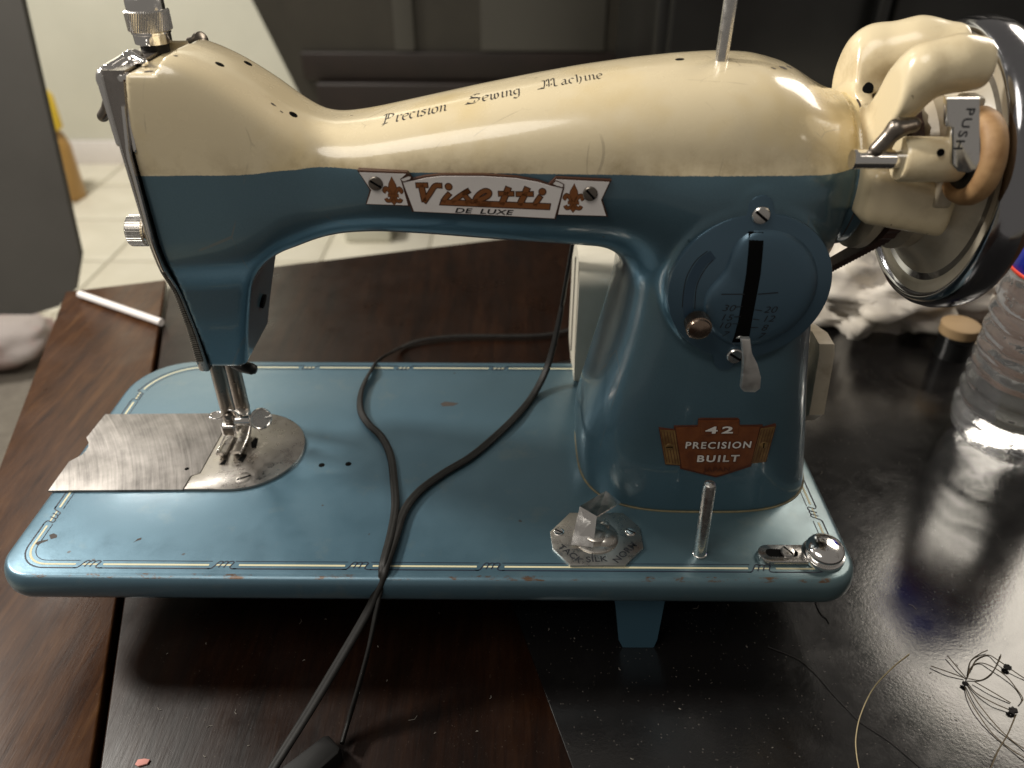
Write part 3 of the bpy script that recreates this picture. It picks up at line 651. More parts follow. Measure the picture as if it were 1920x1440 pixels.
for tx, q in (('30', [(305.5, 106.4)][0]), ('15', [(305.3, 102.1)][0]), ('10', [(305.0, 98.4)][0]), ('7', [(306.1, 94.2)][0]), ('20', [(321.9, 105.8)][0]), ('12', [(321.9, 101.7)][0]), ('8', [(321.1, 97.5)][0]), ('7', [(320.6, 93.6)][0])):
    V, F = text2d(tx, 4.1, 1.25, .25, -.008); eng.add([(a + q[0], b + q[1]) for a, b in V], F)
eng.build('engraved_scale', 'engraved', spl, ondisc(.16))
# curved slot of the stop knob
arcp = [(296.6, 128.7), (293.7, 126.1), (291.4, 121.1), (290.1, 114.7), (290.3, 108.1), (291.2, 102.8)]
fl = Flat(); fl.stroke([p[:2] for p in smooth_path(arcp, 6)], 3.9, cap=.6); MT['disc_dark'] = simple("slot_paint", (.030, .060, .095), .4)
fl.build('curved_slot', 'disc_dark', spl, lambda x, z: (x, YP - .08, z))
fl = Flat(); e1 = [(294.7, 130.5), (291.0, 126.7), (288.4, 120.4), (287.8, 113.5), (288.2, 106.4)]; e2 = [(297.5, 127.0), (295.3, 123.9), (293.3, 118.9), (292.6, 113.5), (293.2, 105.7)]
fl.stroke([p[:2] for p in smooth_path(e1, 5)], .3); fl.stroke([p[:2] for p in smooth_path(e2, 5)], .3); fl.build('slot_edge', 'engraved', spl, lambda x, z: (x, YP - .12, z))
kx, kz = [(294.4, 100.9)][0]
m = MB().knurl((kx, YP, kz), (0, -1, -.05), 5.1, 1.0, 7.2, 44, .22, 0, .5); m.lathe((kx, YP, kz), (0, -1, -.05), [(4.6, 7.1), (4.3, 7.9), (3.0, 8.4), (0, 8.6)], 32).build('stop_knob', 'knob_dark', SM, 35)
for q, a in (([(312.2, 145.0)][0], .9), ([(312.5, 84.0)][0], 1.0)): slot_screw((q[0], YP, q[1]), (0, -1, 0), 3.4, 1.5, a + 1.57, 'nickel', spl)
# stitch lever
lv = [(309.1, 100.4), (312.6, 100.4), (314.6, 93.6), (317.6, 88.6), (320.2, 82.2), (320.9, 76.8), (319.1, 74.9), (314.7, 75.1), (313.1, 76.7), (312.5, 83.5), (311.6, 91.1)]
lx = [p[0] for p in lv]
m = MB(); m.prism(lv, (0, 40.5, 0), (1, 0, 0), (0, -.12, 1), (0, -2.6, 0), .7)
zc = min(p[1] for p in lv); 
m.v = [(a, b - .12 * (125 - c) * 0 - max(0, (96 - c)) * .10 + 6.0, c) for a, b, c in m.v]
m.tube([([(312.6, 96.1)][0][0], 52, 97), ([(312.6, 96.1)][0][0], 44.5, 93)], 2.0, 10); MT['lever'] = make_chrome('bright_worn_nickel', (.82, .80, .77), .34, .48, .12)
m.build('stitch_lever', 'lever', SM, 40)
# --- badge
BY = lambda x, z: front(x, z)[1]
bt, bl_, br_ = front(310, 50), front(290, 38), front(332, 38); bb_ = front(311, 27)
sxz = (bt[1] - bb_[1]) / (bt[2] - bb_[2]); sxx = (br_[1] - bl_[1]) / (br_[0] - bl_[0])
_bc = front(310, 38)[1]
def onbadge(k): return lambda x, z: (x, _bc + sxx * (x - 310) + sxz * (z - 38) + .0016 * (x - 311) ** 2 - k, z)
def bplate(poly, name, mat, k, th, parent):
    R = [];
    m = MB(); bm = bmesh.new(); fn = onbadge(k); vs = [bm.verts.new(fn(*p)) for p in poly]; f = bm.faces.new(vs)
    r_ = bmesh.ops.extrude_face_region(bm, geom=[f]); tv = [g for g in r_['geom'] if isinstance(g, bmesh.types.BMVert)]; bmesh.ops.translate(bm, vec=(0, -th, 0), verts=tv); bmesh.ops.recalc_face_normals(bm, faces=bm.faces[:])
    bmesh.ops.triangulate(bm, faces=[q for q in bm.faces if len(q.verts) > 4]); m.bm(bm); return m.build(name, mat, parent, 0)
bdg = bplate([(285.2, 46.6), (291.7, 46.2), (291.6, 48.1), (301.9, 48.7), (301.6, 52.0), (302.8, 52.4), (318.7, 52.5), (319.6, 51.8), (320.1, 48.8), (330.4, 48.3), (330.9, 47.1), (336.5, 47.9), (335.3, 28.3), (328.9, 27.8), (328.7, 26.3), (316.8, 21.7), (313.4, 20.7), (306.9, 22.5), (296.7, 25.4), (296.2, 27.1), (289.8, 27.5)], 'badge', 'badge_dark', -2.2, 2.8, SM)
for pl in ([(285.7, 46.2), (292.2, 46.0), (296.5, 27.6), (290.0, 27.9)], [(329.7, 46.7), (336.1, 47.5), (334.9, 28.6), (328.6, 28.1)]):
    side = bplate(pl, 'fluted_side', 'gold', .62, .15, bdg)
    for j in range(5):
        t0 = (j + .35) / 5; lo_ = (pl[3][0] + (pl[2][0] - pl[3][0]) * t0, pl[3][1] + (pl[2][1] - pl[3][1]) * t0 + .6); hi_ = (pl[0][0] + (pl[1][0] - pl[0][0]) * t0, pl[0][1] + (pl[1][1] - pl[0][1]) * t0 - .6)
        Flat().stroke([lo_, hi_], .30).build('flute', 'badge_dark', side if False else bdg, onbadge(.80))
bplate([(292.3, 47.6), (301.8, 48.1), (301.7, 51.5), (319.3, 51.6), (320.2, 48.2), (329.1, 47.7), (328.2, 27.8), (316.7, 22.8), (313.2, 21.7), (307.5, 23.2), (297.4, 26.3)], 'shield', 'badge_red', .62, .2, bdg)
bplate([(302.7, 51.1), (319.1, 51.2), (319.9, 44.4), (303.6, 44.1)], 'number_panel', 'badge_red', .7, .35, bdg)
for tx, q, sz, sx, sp, mt_, bo in (('4 2', [(311.5, 45.2)][0], 4.9, 12.2, .9, 'silver', .03), ('PRECISION', [(312.1, 37.1)][0], 4.9, 29.0, 1.22, 'silver', .022), ('BUILT', [(312.8, 29.9)][0], 4.9, 18.8, 1.25, 'silver', .03), ('JAPAN', [(313.3, 24.5)][0], 3.3, 12.0, 1.05, 'badge_dark', .02)):
    for nm, mm, kk, b2 in (('letter_outline', 'badge_dark', 1.10, .07), ('lettering', mt_, 1.16, bo)):  # wider dark print under the badge letters
        if tx == 'JAPAN' and nm == 'letter_outline': continue
        V, F = text2d(tx, sz, 1, 0, b2, sp, width=sx + (b2 - bo) * 4); Flat().add([(a + q[0], b + q[1]) for a, b in V], F).build(nm, mm, bdg, onbadge(kk))
for q, a in zip([(290.6, 37.5), (332.4, 38.0)], (1.6, .1)): slot_screw(onbadge(.7)(*q), (0, -1, 0), 1.7, .5, a + 1.57, 'gold', bdg)
# --- drop feed dial
dc = (259.0, 20.0); ocp = [(238.2, 27.7), (239.1, 17.3), (246.3, 7.8), (269.8, 8.0), (279.2, 18.6), (279.3, 30.8), (272.6, 40.4), (247.8, 40.2)]
m = MB().prism(ocp, (0, 0, .1), (1, 0, 0), (0, 1, 0), (0, 0, 1.3), .35); dial = m.build('feed_dial_plate', 'satin', SM, 30)
for q in [(242.3, 27.7), (274.6, 28.0)]: slot_screw((q[0], q[1], 1.4), (0, 0, 1), 2.4, .5, 1.0, 'chrome', dial)
fl = Flat()
def arc_text(tx, q, rot, size):
    V, F = text2d(tx, size, 1.1, 0, .02, 1.05); ca, sa = math.cos(rot), math.sin(rot); fl.add([(q[0] + a * ca - b * sa, q[1] + a * sa + b * ca) for a, b in V], F)
for tx, q, rt in (('TACK', [(245.7, 13.5)][0], -.80), ('SILK', [(258.0, 9.9)][0], 0.06), ('NORM', [(271.8, 14.4)][0], .82)): arc_text(tx, q, rt, 4.4)
fl.stroke([(256.3, 15.8), (256.3, 13.0)], .3); fl.build('engraving', 'engraved', dial, lambda a, b: (a, b, 1.46))
hub = [(258.6, 24.6)][0]
m = MB().lathe((hub[0], hub[1], 1.3), (0, 0, 1), [(10.2, 0), (10.2, .6), (9.4, 1.0), (6.5, 1.3), (6.0, 3.2), (5.2, 3.8), (0, 4.0)], 40)
knob = m.build('feed_dial', 'satin', SM, 35)
# bent finger tab standing on the dial
ta, tb_, tc, td, te, tf = (np.array((*[(247.1, 18.8)][0], 2.5)), np.array((*[(256.8, 17.3)][0], 2.5)), np.array((*[(258.5, 25.8)][0], 13)), np.array((*[(251.4, 32.1)][0], 13)), np.array((*[(269.5, 32.9)][0], 15)), np.array((*[(263.7, 40.3)][0], 15)))
def slab(q, t):
    q = [np.array(p, float) for p in q]; nn = np.cross(q[1] - q[0], q[2] - q[0]); nn = nn / np.linalg.norm(nn) * t
    return q + [p + nn for p in q], [(3, 2, 1, 0), (4, 5, 6, 7), (0, 1, 5, 4), (1, 2, 6, 5), (2, 3, 7, 6), (3, 0, 4, 7)]
m = MB().add(*slab([ta, tb_, tc, td], -1.0)); m.add(*slab([td, tc, te, tf], -1.0)); m.build('finger_tab', 'chrome', knob, 0)
MB().lathe((hub[0] + 4.5, hub[1] + 5.5, 2.3), (0, 0, 1), [(2.2, 0), (2.1, 1.6), (1.0, 2.0), (0, 2.0)], 20).build('index_pin', 'satin', knob, 40)
MB().lathe((hub[0] + 4.2, hub[1] - 1.6, 2.4), (0, 0, 1), [(5.2, 0), (5.0, 1.0), (4.0, 2.0), (2.2, 2.7), (0, 2.9)], 28).build('dial_boss', 'satin', knob, 60)
# --- spool pins and thread retainer
MB().lathe((303.5, 15.7, 0), (-.03, 0, 1), [(3.1, 0), (3.1, 1.0), (2.75, 1.2), (2.7, 39.5), (2.3, 41.3), (1.2, 42.0), (0, 42.1)], 28).build('spool_pin', 'nickel', SM, 40)
ps = march((298.8, 84, 230), (0, 0, -1))
MB().lathe(ps + np.array([0, 0, -2]), (.015, .02, 1), [(2.45, 0), (2.4, 60), (1.6, 61), (0, 61.2)], 28).build('spool_pin', 'nickel', SM, 40)
lat = rrect(328.7, 9.8, 356, 20.0, 5.0, 6); hole = rrect(332.0, 12.6, 346, 17.2, 2.2, 5)
m = MB().prism(lat, (0, 0, .1), (1, 0, 0), (0, 1, 0), (0, 0, 2.2), .6); lt = m.build('bobbin_thread_slide', 'nickel', SM, 30)
Flat().poly(hole).build('slide_slot', 'dark', lt, lambda a, b: (a, b, 2.36))
slot_screw((341.5, 15.0, 2.3), (0, 0, 1), 3.0, 1.6, .6, 'nickel', lt)
MB().lathe((357.0, 14.8, 1.0), (0, -.12, 1), [(9.0, 0), (9.2, .9), (8.8, 2.0), (7.6, 2.3), (7.6, 3.0), (8.1, 3.6), (8.2, 4.4), (7.8, 5.6), (6.4, 6.8), (3.5, 7.6), (0, 7.9)], 44).build('tension_disc', 'chrome', lt, 50)
# --- slide plate and needle plate
sp = [(-2.4, 53.2), (-2.7, 74.8), (1.1, 79.9), (1.8, 83.1), (1.6, 86.6), (0.3, 90.1), (-2.8, 94.1), (-2.0, 114.9)] + [(67.6, 116.4), (66.2, 66.5), (62.6, 64.6), (62.0, 54.6)]
MB().prism(sp, (0, 0, .15), (1, 0, 0), (0, 1, 0), (0, 0, 1.2), .25).build('slide_plate', 'steel', SM, 30)
npp = [(62.5, 54.6), (63.1, 64.3), (66.6, 66.3), (68.0, 116.4)] + [(82.3 + 31.2 * math.sin(a), 85.5 + 30.9 * math.cos(a)) for a in np.linspace(0.02, math.pi - .02, 36)]
MT['plate'] = make_chrome("polished_plate", (.38, .355, .33), .24, .42, .12)
ndl = MB().prism(npp, (0, 0, .15), (1, 0, 0), (0, 1, 0), (0, 0, 1.5), .6).build('needle_plate', 'plate', SM, 30)
q = [(89.3, 62.8)][0]; slot_screw((q[0], q[1], 1.4), (0, 0, 1), 3.9, .45, 2.1, 'plate', ndl)
fl = Flat(); fl.poly([(73.9, 72.6), (75.4, 76.4), (76.8, 75.9), (76.8, 72.6)]); fl.poly([(84.9, 90.2), (85.9, 94.6), (87.8, 93.7), (88.9, 85.8), (86.7, 85.8)]); fl.poly([(82.1, 76.4), (84.1, 81.5), (85.8, 80.2), (85.4, 74.4)]); fl.build('feed_slot', 'dark', ndl, lambda a, b: (a, b, 1.72))
q = [(58.8, 69.6)][0]; MB().lathe((q[0], q[1], 1.2), (0, 0, 1), [(1.1, 0), (1.1, .2), (.6, .2)], 16).build('dimple', 'dark', SM, 40)
# --- needle bar, presser bar
MB().lathe((76.6, 91.8, 14.5), (0, 0, 1), [(3.0, 0), (3.6, 2.2), (3.6, 46)], 28).build('needle_bar', 'darksteel', SM, 50)
prb = MB().lathe((78, 106, 12), (0, 0, 1), [(3.8, 0), (3.8, 48)], 28).build('presser_bar', 'darksteel', SM, 50)
MB().tube([(81, 103, 42.5), (86, 100, 42.3), (91, 98.5, 42.0)], [3.0, 3.0, 2.9], 14).lathe((91, 98.5, 42.0), (1, -.3, 0), [(2.9, 0), (2.3, 1.5), (0, 2.2)], 14).build('presser_lifter', 'black', SM, 60)
MB().lathe((76.6, 91.8, -1), (0, 0, 1), [(.15, 0), (.45, 6), (.75, 9), (.8, 14)], 10).build('needle', 'chrome', SM, 60)
clm = MB().box((72.8, 86.6, 8.4), (80.2, 92.5, 15.2), .9).build('needle_clamp', 'chrome', SM, 35)
MB().box((73.8, 86.2, 9.4), (79.2, 86.7, 14.2), .2).build('clamp_face', 'darksteel', clm, 35)
MB().lathe((80, 90, 16.3), (1, 0, .05), [(2.8, 0), (2.8, 7.5), (2.4, 8), (1.6, 8.1), (1.6, 10.5)], 24).build('clamp_barrel', 'chrome', clm, 40)
MB().lathe((93.4, 89.0, 18.2), (.62, -.75, .3), [(0, -.9), (4.9, -.9), (5.6, -.5), (5.6, .6), (5.0, .9), (4.6, .5), (0, .4)], 36).lathe((95, 90.5, 17.6), (1, .3, .1), [(.9, 0), (.9, 3.5), (0, 3.6)], 12).build('thumb_screw', 'nickel', clm, 40)
tr = []
for i in range(21):
    a = 2 * math.pi * i / 20; tr.append((70.3 + 3.2 * math.cos(a), 91 + 3 * math.sin(a), 18.6))
MB().tube(tr, .55, 8, caps=False).build('thread_guide', 'chrome', clm, 60)
MB().lathe((77.8, 87.8, 20.5), (.2, -1, .15), [(1.9, 0), (1.9, 1.2), (1.4, 1.7), (0, 1.8)], 20).build('screw', 'darksteel', clm, 40)
MB().tube(smooth_path([(78.5, 88.5, 24), (81.5, 88.5, 23.2), (82.6, 89, 19), (83.0, 90, 15)], 4), .55, 8).build('thread_guide', 'chrome', clm, 60)
# presser foot: shank and two toes
ptf = MB().box((75.6, 96.5, 5), (83.6, 103, 15), 1.0); pf = ptf.build('presser_foot', 'nickel', SM, 35)
for (x0, x1, yl) in ((71.8, 75.9, 76.5), (78.4, 83.6, 78.0)):
    V = []; pr = [(yl, 6.0), (yl + 1.5, 4.3), (yl + 5, 3.6), (96, 3.6), (99, 6.5), (100.5, 10)]
    m = MB(); pp = [(a, b) for a, b in pr] + [(a + (.4 if i > 3 else 0), b + 1.6) for i, (a, b) in reversed(list(enumerate(pr)))]
    m.prism(pp, (x0, 0, -1.5), (0, 1, 0), (0, 0, 1), (x1 - x0, 0, 0), .4); m.build('toe', 'satin', pf, 40)
MB().box((76.5, 93.4, 9), (81.5, 97, 12.5), .8).build('foot_hinge', 'cream', pf, 35)
for x0 in (71.6, 83.4): MB().tube([(x0, 78, 4.5), (x0 + .2, 90, 4.8), (x0 + .4, 99, 9.5)], .5, 8).build('toe_edge', 'chrome', pf, 60)
# --- face plate with ribbed trim
L = curve([52, 66, 80, 97, 115, 132, 158, 172, 186, 192], [73.4, 73.6, 74.2, 74.4, 74.4, 74.0, 73.2, 72.2, 71.4, 71.8], 3); Rr = lambda z: 79.0 - min(1.5, max(0, (z - 75) * .03)) + max(0, z - 160) * .13
fyf = curve([50, 80, 100, 112, 125, 160, 190], [78.5, 75.5, 72.0, 65.5, 63.5, 64.5, 69.0], 3)
zs = np.linspace(54, 190, 60); V = []; F = []
for z in zs:
    x0, x1, yy = float(L(z)), Rr(z) - .35, float(fyf(z))
    V += [(x1, yy + .6, z), (x1 - .6, yy, z), (x0 + 1.5, yy + .2, z), (x0 + .3, yy + 1.2, z), (x0 + .2, yy + 5, z), (x0 + .2, 100, z), (x0, 117, z), (x1, 117, z)]
for j in range(len(zs) - 1): F += [(j * 8 + i, j * 8 + (i + 1) % 8, (j + 1) * 8 + (i + 1) % 8, (j + 1) * 8 + i) for i in range(8)]
F += [tuple(range(8))[::-1], tuple((len(zs) - 1) * 8 + i for i in range(8))]
MT['plate_metal'] = make_chrome('tarnished_plate', (.36, .33, .31), .22, .38, .4)
fp = MB().add(V, F).build('face_plate', 'plate_metal', SM, 45)
MB().tube([(Rr(z) - 1.0 - 1.0 * max(0, (z - 150) / 40) * 1, float(fyf(z)) - .3, z) for z in np.linspace(112, 178, 40)], .8, 10).build('edge_bead', 'chrome', fp, 60)
MB().tube([(float(L(z)) + .9, float(fyf(z)) + .6, z) for z in np.linspace(58, 188, 40)], .6, 10).build('edge_bead', 'nickel', fp, 60)
rb = MB()
for z in np.arange(60, 112, 1.15):
    x0, x1, yy = float(L(z)) + .9, Rr(z) - 1.5, float(fyf(z)); rb.box((x0, yy - .55, z), (x1, yy + .4, z + .7))
MT['rib'] = make_flat("grey_ribbed_metal", (.10, .09, .075), (.17, .155, .13), 300, .45)
o = rb.build('rib', 'rib', fp, 0); o['kind'] = 'stuff'
# rolled chrome top of the face plate, thread guide, take-up lever
def topf(x, y, z):
    a = capsule(x, y, z, (73.0, 74, 187.5), (76, 90, 189.5), 3.8, 3.6); b = capsule(x, y, z, (70.6, 71.5, 185), (72.4, 66.8, 164), 1.7, .8); c = capsule(x, y, z, (77, 86, 191), (84, 80, 190.3), 2.6, 1.5); d = capsule(x, y, z, (79.0, 70.5, 187), (78.4, 66.2, 162), 1.6, .9); e = capsule(x, y, z, (71.5, 72.5, 187), (80.5, 70.5, 187.4), 2.4, 1.8)
    return smin(smin(smin(a, b, 3), smin(c, d, 2), 2), e, 2)
build_nets(topf, (62, 58, 160), (92, 98, 202), .7, 'face_plate_cap', 'chrome', fp)
def levf(x, y, z):
    a = capsule(x, y, z, (72, 90, 173), (63, 88, 173.5), 2.4, 2.6); b = capsule(x, y, z, (63, 88, 173), (58.5, 88, 168.5), 2.5, 2.2); return smin(a, b, 2)
build_nets(levf, (52, 80, 160), (78, 98, 182), .7, 'take_up_lever', 'darksteel', SM)
# pressure regulator on top of the head
pr = (78.0, 106, 188.0)
kn = MB().lathe(pr, (0, 0, 1), [(5.4, -4), (5.4, 3.9), (5.8, 4.0)], 36).build('pressure_regulator', 'black', SM, 40)
MB().lathe(pr, (0, 0, 1), [(5.9, 3.8), (7.0, 4.4), (7.1, 7.8), (7.4, 8.0), (7.4, 9.0)], 40).build('ring', 'chrome', kn, 40)
MB().knurl(pr, (0, 0, 1), 8.4, 8.8, 16.6, 52, .3, .035, .5).build('knurled_collar', 'nickel', kn, 25)
MB().lathe(pr, (0, 0, 1), [(7.2, 16.4), (7.2, 20.3), (6.6, 21.2), (4.4, 21.4)], 40).build('cap', 'chrome', kn, 40)
MB().lathe(pr, (0, 0, 1), [(3.4, 21), (3.4, 26.4), (3.0, 26.8), (3.6, 27.4), (3.8, 34), (0, 34)], 32).build('stem', 'nickel', kn, 40)
MB().lathe((90, 113, 190.8), (.7, -.4, .2), [(2.4, 0), (2.4, 5), (3.4, 5.2), (3.4, 7), (2.6, 7.6), (0, 7.8)], 24).build('screw', 'darksteel', SM, 40)
# tension knob on the face plate
tk = MB().knurl((66.6, 87, 120.7), (-1, 0, 0), 6.8, 2.4, 10.0, 36, .4, 0, .6).build('tension_knob', 'nickel', SM, 30)
MB().lathe((71.8, 87, 120.7), (-1, 0, 0), [(7.6, 0), (7.6, 3.0), (7.2, 3.4)], 36).build('dial_ring', 'cream', tk, 40)
MB().lathe((69.2, 88, 120.7), (-1, 0, 0), [(5.0, 0), (6.4, .8), (6.4, 1.4), (4.4, 2.4), (4.2, 4.0), (5.8, 4.2), (5.6, 5.2), (3, 7.5)], 36).build('tension_disc', 'chrome', tk, 40)
fl = MB()
for i in range(16):
    a = 2 * math.pi * i / 16; fl.box((69.2, 87 + 7.6 * math.cos(a) - .15, 120.7 + 7.6 * math.sin(a) - .15), (71.2, 87 + 7.6 * math.cos(a) + .15, 120.7 + 7.6 * math.sin(a) + .15))
fl.build('dial_mark', 'ink', tk, 0)
# side screw hole on inner face of head
MB().lathe((102.2, 101, 79), (1, 0, -.3), [(3.4, -2), (3.4, .9), (2.8, 1.0)], 24).build('screw_hole', 'dark', body, 40)
# --- hand wheel
AX = (0, 90, 148)
hw = MB().lathe(AX, (1, 0, 0), [(30, 382), (33, 385), (37, 389), (41, 392.5), (44.4, 394.2), (45.6, 393.4), (48.2, 393.0), (51.2, 392.8), (51.2, 399), (30, 399), (20, 399)], 96).build('hand_wheel', 'cream_wheel', SM, 35)
MB().lathe(AX, (1, 0, 0), [(50.6, 393.4), (51.3, 391.6), (52.8, 390.8), (54.6, 391.4), (56.0, 393.4), (57.0, 397), (57.1, 401), (56.3, 404.5), (54, 406.5), (50, 406), (47, 402)], 128).build('rim', 'rim', hw, 70)
MB().lathe(AX, (1, 0, 0), [(10, 359), (29, 360), (32.2, 361.6), (32.6, 365), (30.6, 367), (26.5, 370), (26.5, 373), (31, 377), (32.6, 378.5), (32.6, 383), (29, 385)], 72).build('pulley', 'cream_dirty', hw, 30)
MB().lathe(AX, (1, 0, 0), [(0, 358.6), (24, 359.2), (25, 360.4)], 48).build('pulley_recess', 'darksteel', hw, 40)
MB().lathe(AX, (1, 0, 0), [(8, 406), (12, 409), (13, 415), (10, 418), (0, 418)], 40).build('clutch_knob', 'chrome', hw, 40)
# belt
bp = []
c0 = (90, 148); r0 = 29.0; c1 = (178, 54); r1 = 10
ang0 = math.atan2(c1[1] - c0[1], c1[0] - c0[0]); dd = math.hypot(c1[0] - c0[0], c1[1] - c0[1]); off = math.acos((r0 - r1) / dd)
for a in np.linspace(ang0 + off, ang0 + 2 * math.pi - off, 40): bp.append((371.5, c0[0] + r0 * math.cos(a), c0[1] + r0 * math.sin(a)))
for a in np.linspace(ang0 - off, ang0 + off, 14): bp.append((371.5, c1[0] + r1 * math.cos(a), c1[1] + r1 * math.sin(a)))
pts = []
for a, b in zip(bp, bp[1:] + bp[:1]):
    a, b = np.array(a), np.array(b); n_ = max(1, int(np.linalg.norm(b - a) / 1.6))
    for i in range(n_): pts.append(a + (b - a) * i / n_)
m = MB(); P_ = pts
V = []; F = []
for k, p in enumerate(P_):
    t = P_[(k + 1) % len(P_)] - P_[k - 1]; t /= np.linalg.norm(t); nn = np.cross((1, 0, 0), t); nn /= np.linalg.norm(nn)
    h = 2.4 if k % 2 else 1.7
    V += [p + np.array([-3.2, 0, 0]) - nn * -2.2, p + np.array([3.2, 0, 0]) + nn * 2.2, p + np.array([2.4, 0, 0]) - nn * h, p + np.array([-2.4, 0, 0]) - nn * h]
N_ = len(P_)
for k in range(N_):
    k2 = (k + 1) % N_; F += [(k * 4 + i, k * 4 + (i + 1) % 4, k2 * 4 + (i + 1) % 4, k2 * 4 + i) for i in range(4)]
m.add(V, F).build('drive_belt', 'belt', SM, 20)
# belt guard
def guard_f(x, y, z):
    fa = [((349, 74, 162), 11), ((351, 63, 173), 10), ((355, 57, 185), 8.8), ((362, 55, 193.8), 8.4), ((371, 54.5, 196), 8.4), ((384, 54, 196), 8.4)]
    g = None
    for (a, ra), (b, rb_) in zip(fa[:-1], fa[1:]):
        c = capsule(x, y, z, a, b, ra, rb_, (1, 1.0, 1)); g = c if g is None else smin(g, c, 4)
    g = smax(g, x - 380.5, 2.5)
    ba = [((351, 92, 166), 12), ((356, 101, 179), 11.5), ((364, 102, 188), 11.5), ((376, 96, 192.5), 10.5), ((388, 88, 193), 10)]
    h = None
    for (a, ra), (b, rb_) in zip(ba[:-1], ba[1:]):
        c = capsule(x, y, z, a, b, ra, rb_); h = c if h is None else smin(h, c, 5)
    g = smin(g, h, 3)
    g = smax(g, np.maximum(x - 388.5, 352.5 - x), 2.0)
    lf = smax(sup(z - (149.5 - (x - 350) * .18), y - 58, 10.5, 7.0, 3.5), np.maximum(x - 386, 352 - x), 4)
    lf = smax(lf, (z - (163.0 - np.clip(x - 366, 0, 40) * .62)), 2)
    g = smin(g, lf, 3)
    col_ = smax(np.sqrt((y - 88) ** 2 + (z - 148) ** 2) - 30.4, np.maximum(np.maximum(x - 364.5, 353 - x), 143 - z), 1.5)
    g = smin(g, col_, 5)
    inner = np.sqrt((y - 90) ** 2 + (z - 148) ** 2) - 30.2; inner = smax(inner, 358.5 - x, 1)
    return smax(g, -inner, 2)
bg = build_nets(guard_f, (343, 38, 112), (392, 122, 216), 1.0, 'belt_guard', 'cream', SM)
def gmarch(o, d):
    o = np.array(o, float); d = np.array(d, float); t = 0
    for _ in range(200):
        v = float(guard_f(*(o + d * t)))
        if v < .01: break
        t += max(.02, v * .6)
    return o + d * t
MB().lathe((0, 90, 147.5), (1, 0, 0), [(28, 352.15), (30.55, 352.2), (30.6, 352.6), (28, 352.7)], 96).build('collar_seam', 'scratch', body, 40)
_p = np.array([356.3, 86.4, 180.3])
MB().lathe(_p, (-.25, -.55, .8), [(2.7, -1.5), (2.6, .3), (2.1, .4)], 24).build('oil_hole', 'dark', bg, 40)
# --- bobbin winder
WA = (0, 45, 166.3)
wn = MB().lathe(WA, (1, 0, 0), [(6.9, 356.0), (7.7, 357.0), (7.7, 376), (7.2, 377)], 36).build('bobbin_winder', 'cream', SM, 40)
MB().lathe(WA, (1, 0, 0), [(1.9, 339.9), (3.3, 339.7), (3.5, 340.6), (3.3, 341.6), (3.3, 356.5), (5.4, 356.6)], 32).build('spindle', 'chrome', wn, 40)
MB().lathe(WA, (1, 0, 0), [(0, 340.2), (1.9, 340.1)], 24).build('spindle_bore', 'dark', wn, 40)
MB().lathe((366, 38.0, 171), (.1, -1, .35), [(1.3, 0), (1.25, .5), (1.0, .5)], 18).build('oil_hole', 'dark', wn, 40)
def wl(x, y, z): return smin(capsule(x, y, z, (347, 44, 170), (352, 44, 177), 2.6, 3.0), capsule(x, y, z, (352, 44, 177.5), (357, 44, 178.5), 3.0, 2.6), 2)
build_nets(wl, (340, 36, 164), (364, 52, 186), .6, 'winder_lever', 'darksteel', wn)
m = MB(); pl = [(356.7, 191.6), (367.1, 191.7), (367.5, 190.6), (373.8, 172.1), (373.8, 168.9), (371.3, 167.6), (367.9, 168.1), (365.2, 170.6), (361.5, 182.4), (359.5, 182.7)]
m.prism(pl, (0, 29.2, 0), (1, 0, 0), (0, 0, 1), (0, -2.2, 0), .5); push = m.build('push_plate', 'chrome', wn, 30)
q = [(365.0, 182.0)][0]; V, F = text2d('PUSH', 4.0, 1.0, 0, .01, 1.25, width=13.0)
Flat().add([(q[0] + b - 1.0, q[1] - a) for a, b in V], F).build('engraving', 'engraved', push, lambda a, b: (a, 26.9, b))
fb = [(371.8, 169.1), (374.2, 169.8), (377.0, 169.1), (378.5, 167.3), (376.1, 165.2), (373.2, 166.0)]
tyc = [(387.8, 166.9)][0]
V = []; F = []
MB().lathe((0, 45, tyc[1] + 0.5), (1, 0, 0), [(11.0, 378.5), (11.8, 377.2), (13.8, 376.9), (15.8, 378.0), (16.7, 380.0), (16.7, 382.2), (15.8, 384.2), (13.8, 385.2), (8, 385.2)], 48).build('friction_tyre', 'tyre', wn, 60)
MB().lathe((0, 45, tyc[1] + 0.5), (1, 0, 0), [(0, 376.2), (4, 376.3), (4.5, 377.8), (10.4, 378.0), (11.4, 378.6)], 32).build('tyre_hub', 'black', wn, 40)
MB().box((376, 50, 146), (383, 58, 186), 1.5).build('winder_bracket', 'cream_dirty', wn, 35)
# --- motor behind pillar
mm_ = rrect(150, -3, 206, 74, [6, 10, 22, 16], 8)
mt = MB().prism(mm_, (256, 0, 0), (0, 1, 0), (0, 0, 1), (108, 0, 0), 4).build('motor', 'cream_motor', SM, 35)
MB().box((255.4, 178, 4), (256.2, 179.2, 66)).build('seam', 'ink', mt, 0)
MB().lathe((363, 178, 54), (1, 0, 0), [(14, 3), (14, 5), (8, 7.5), (8, 9.5), (14, 12), (14, 14)], 32).build('motor_pulley', 'darksteel', mt, 30)
br = [(127.3, 52.8), (111.2, 57.5), (99.9, 57.2), (96.9, 53.0), (90.6, 21.2), (98.5, 11.8), (103.5, 8.7)]
MB().prism(br + [(128, 14), (128, 58)] if False else br, (370, 0, 0), (0, 1, 0), (0, 0, 1), (8, 0, 0), 1.5).build('motor_bracket', 'cream_dirty', mt, 35)
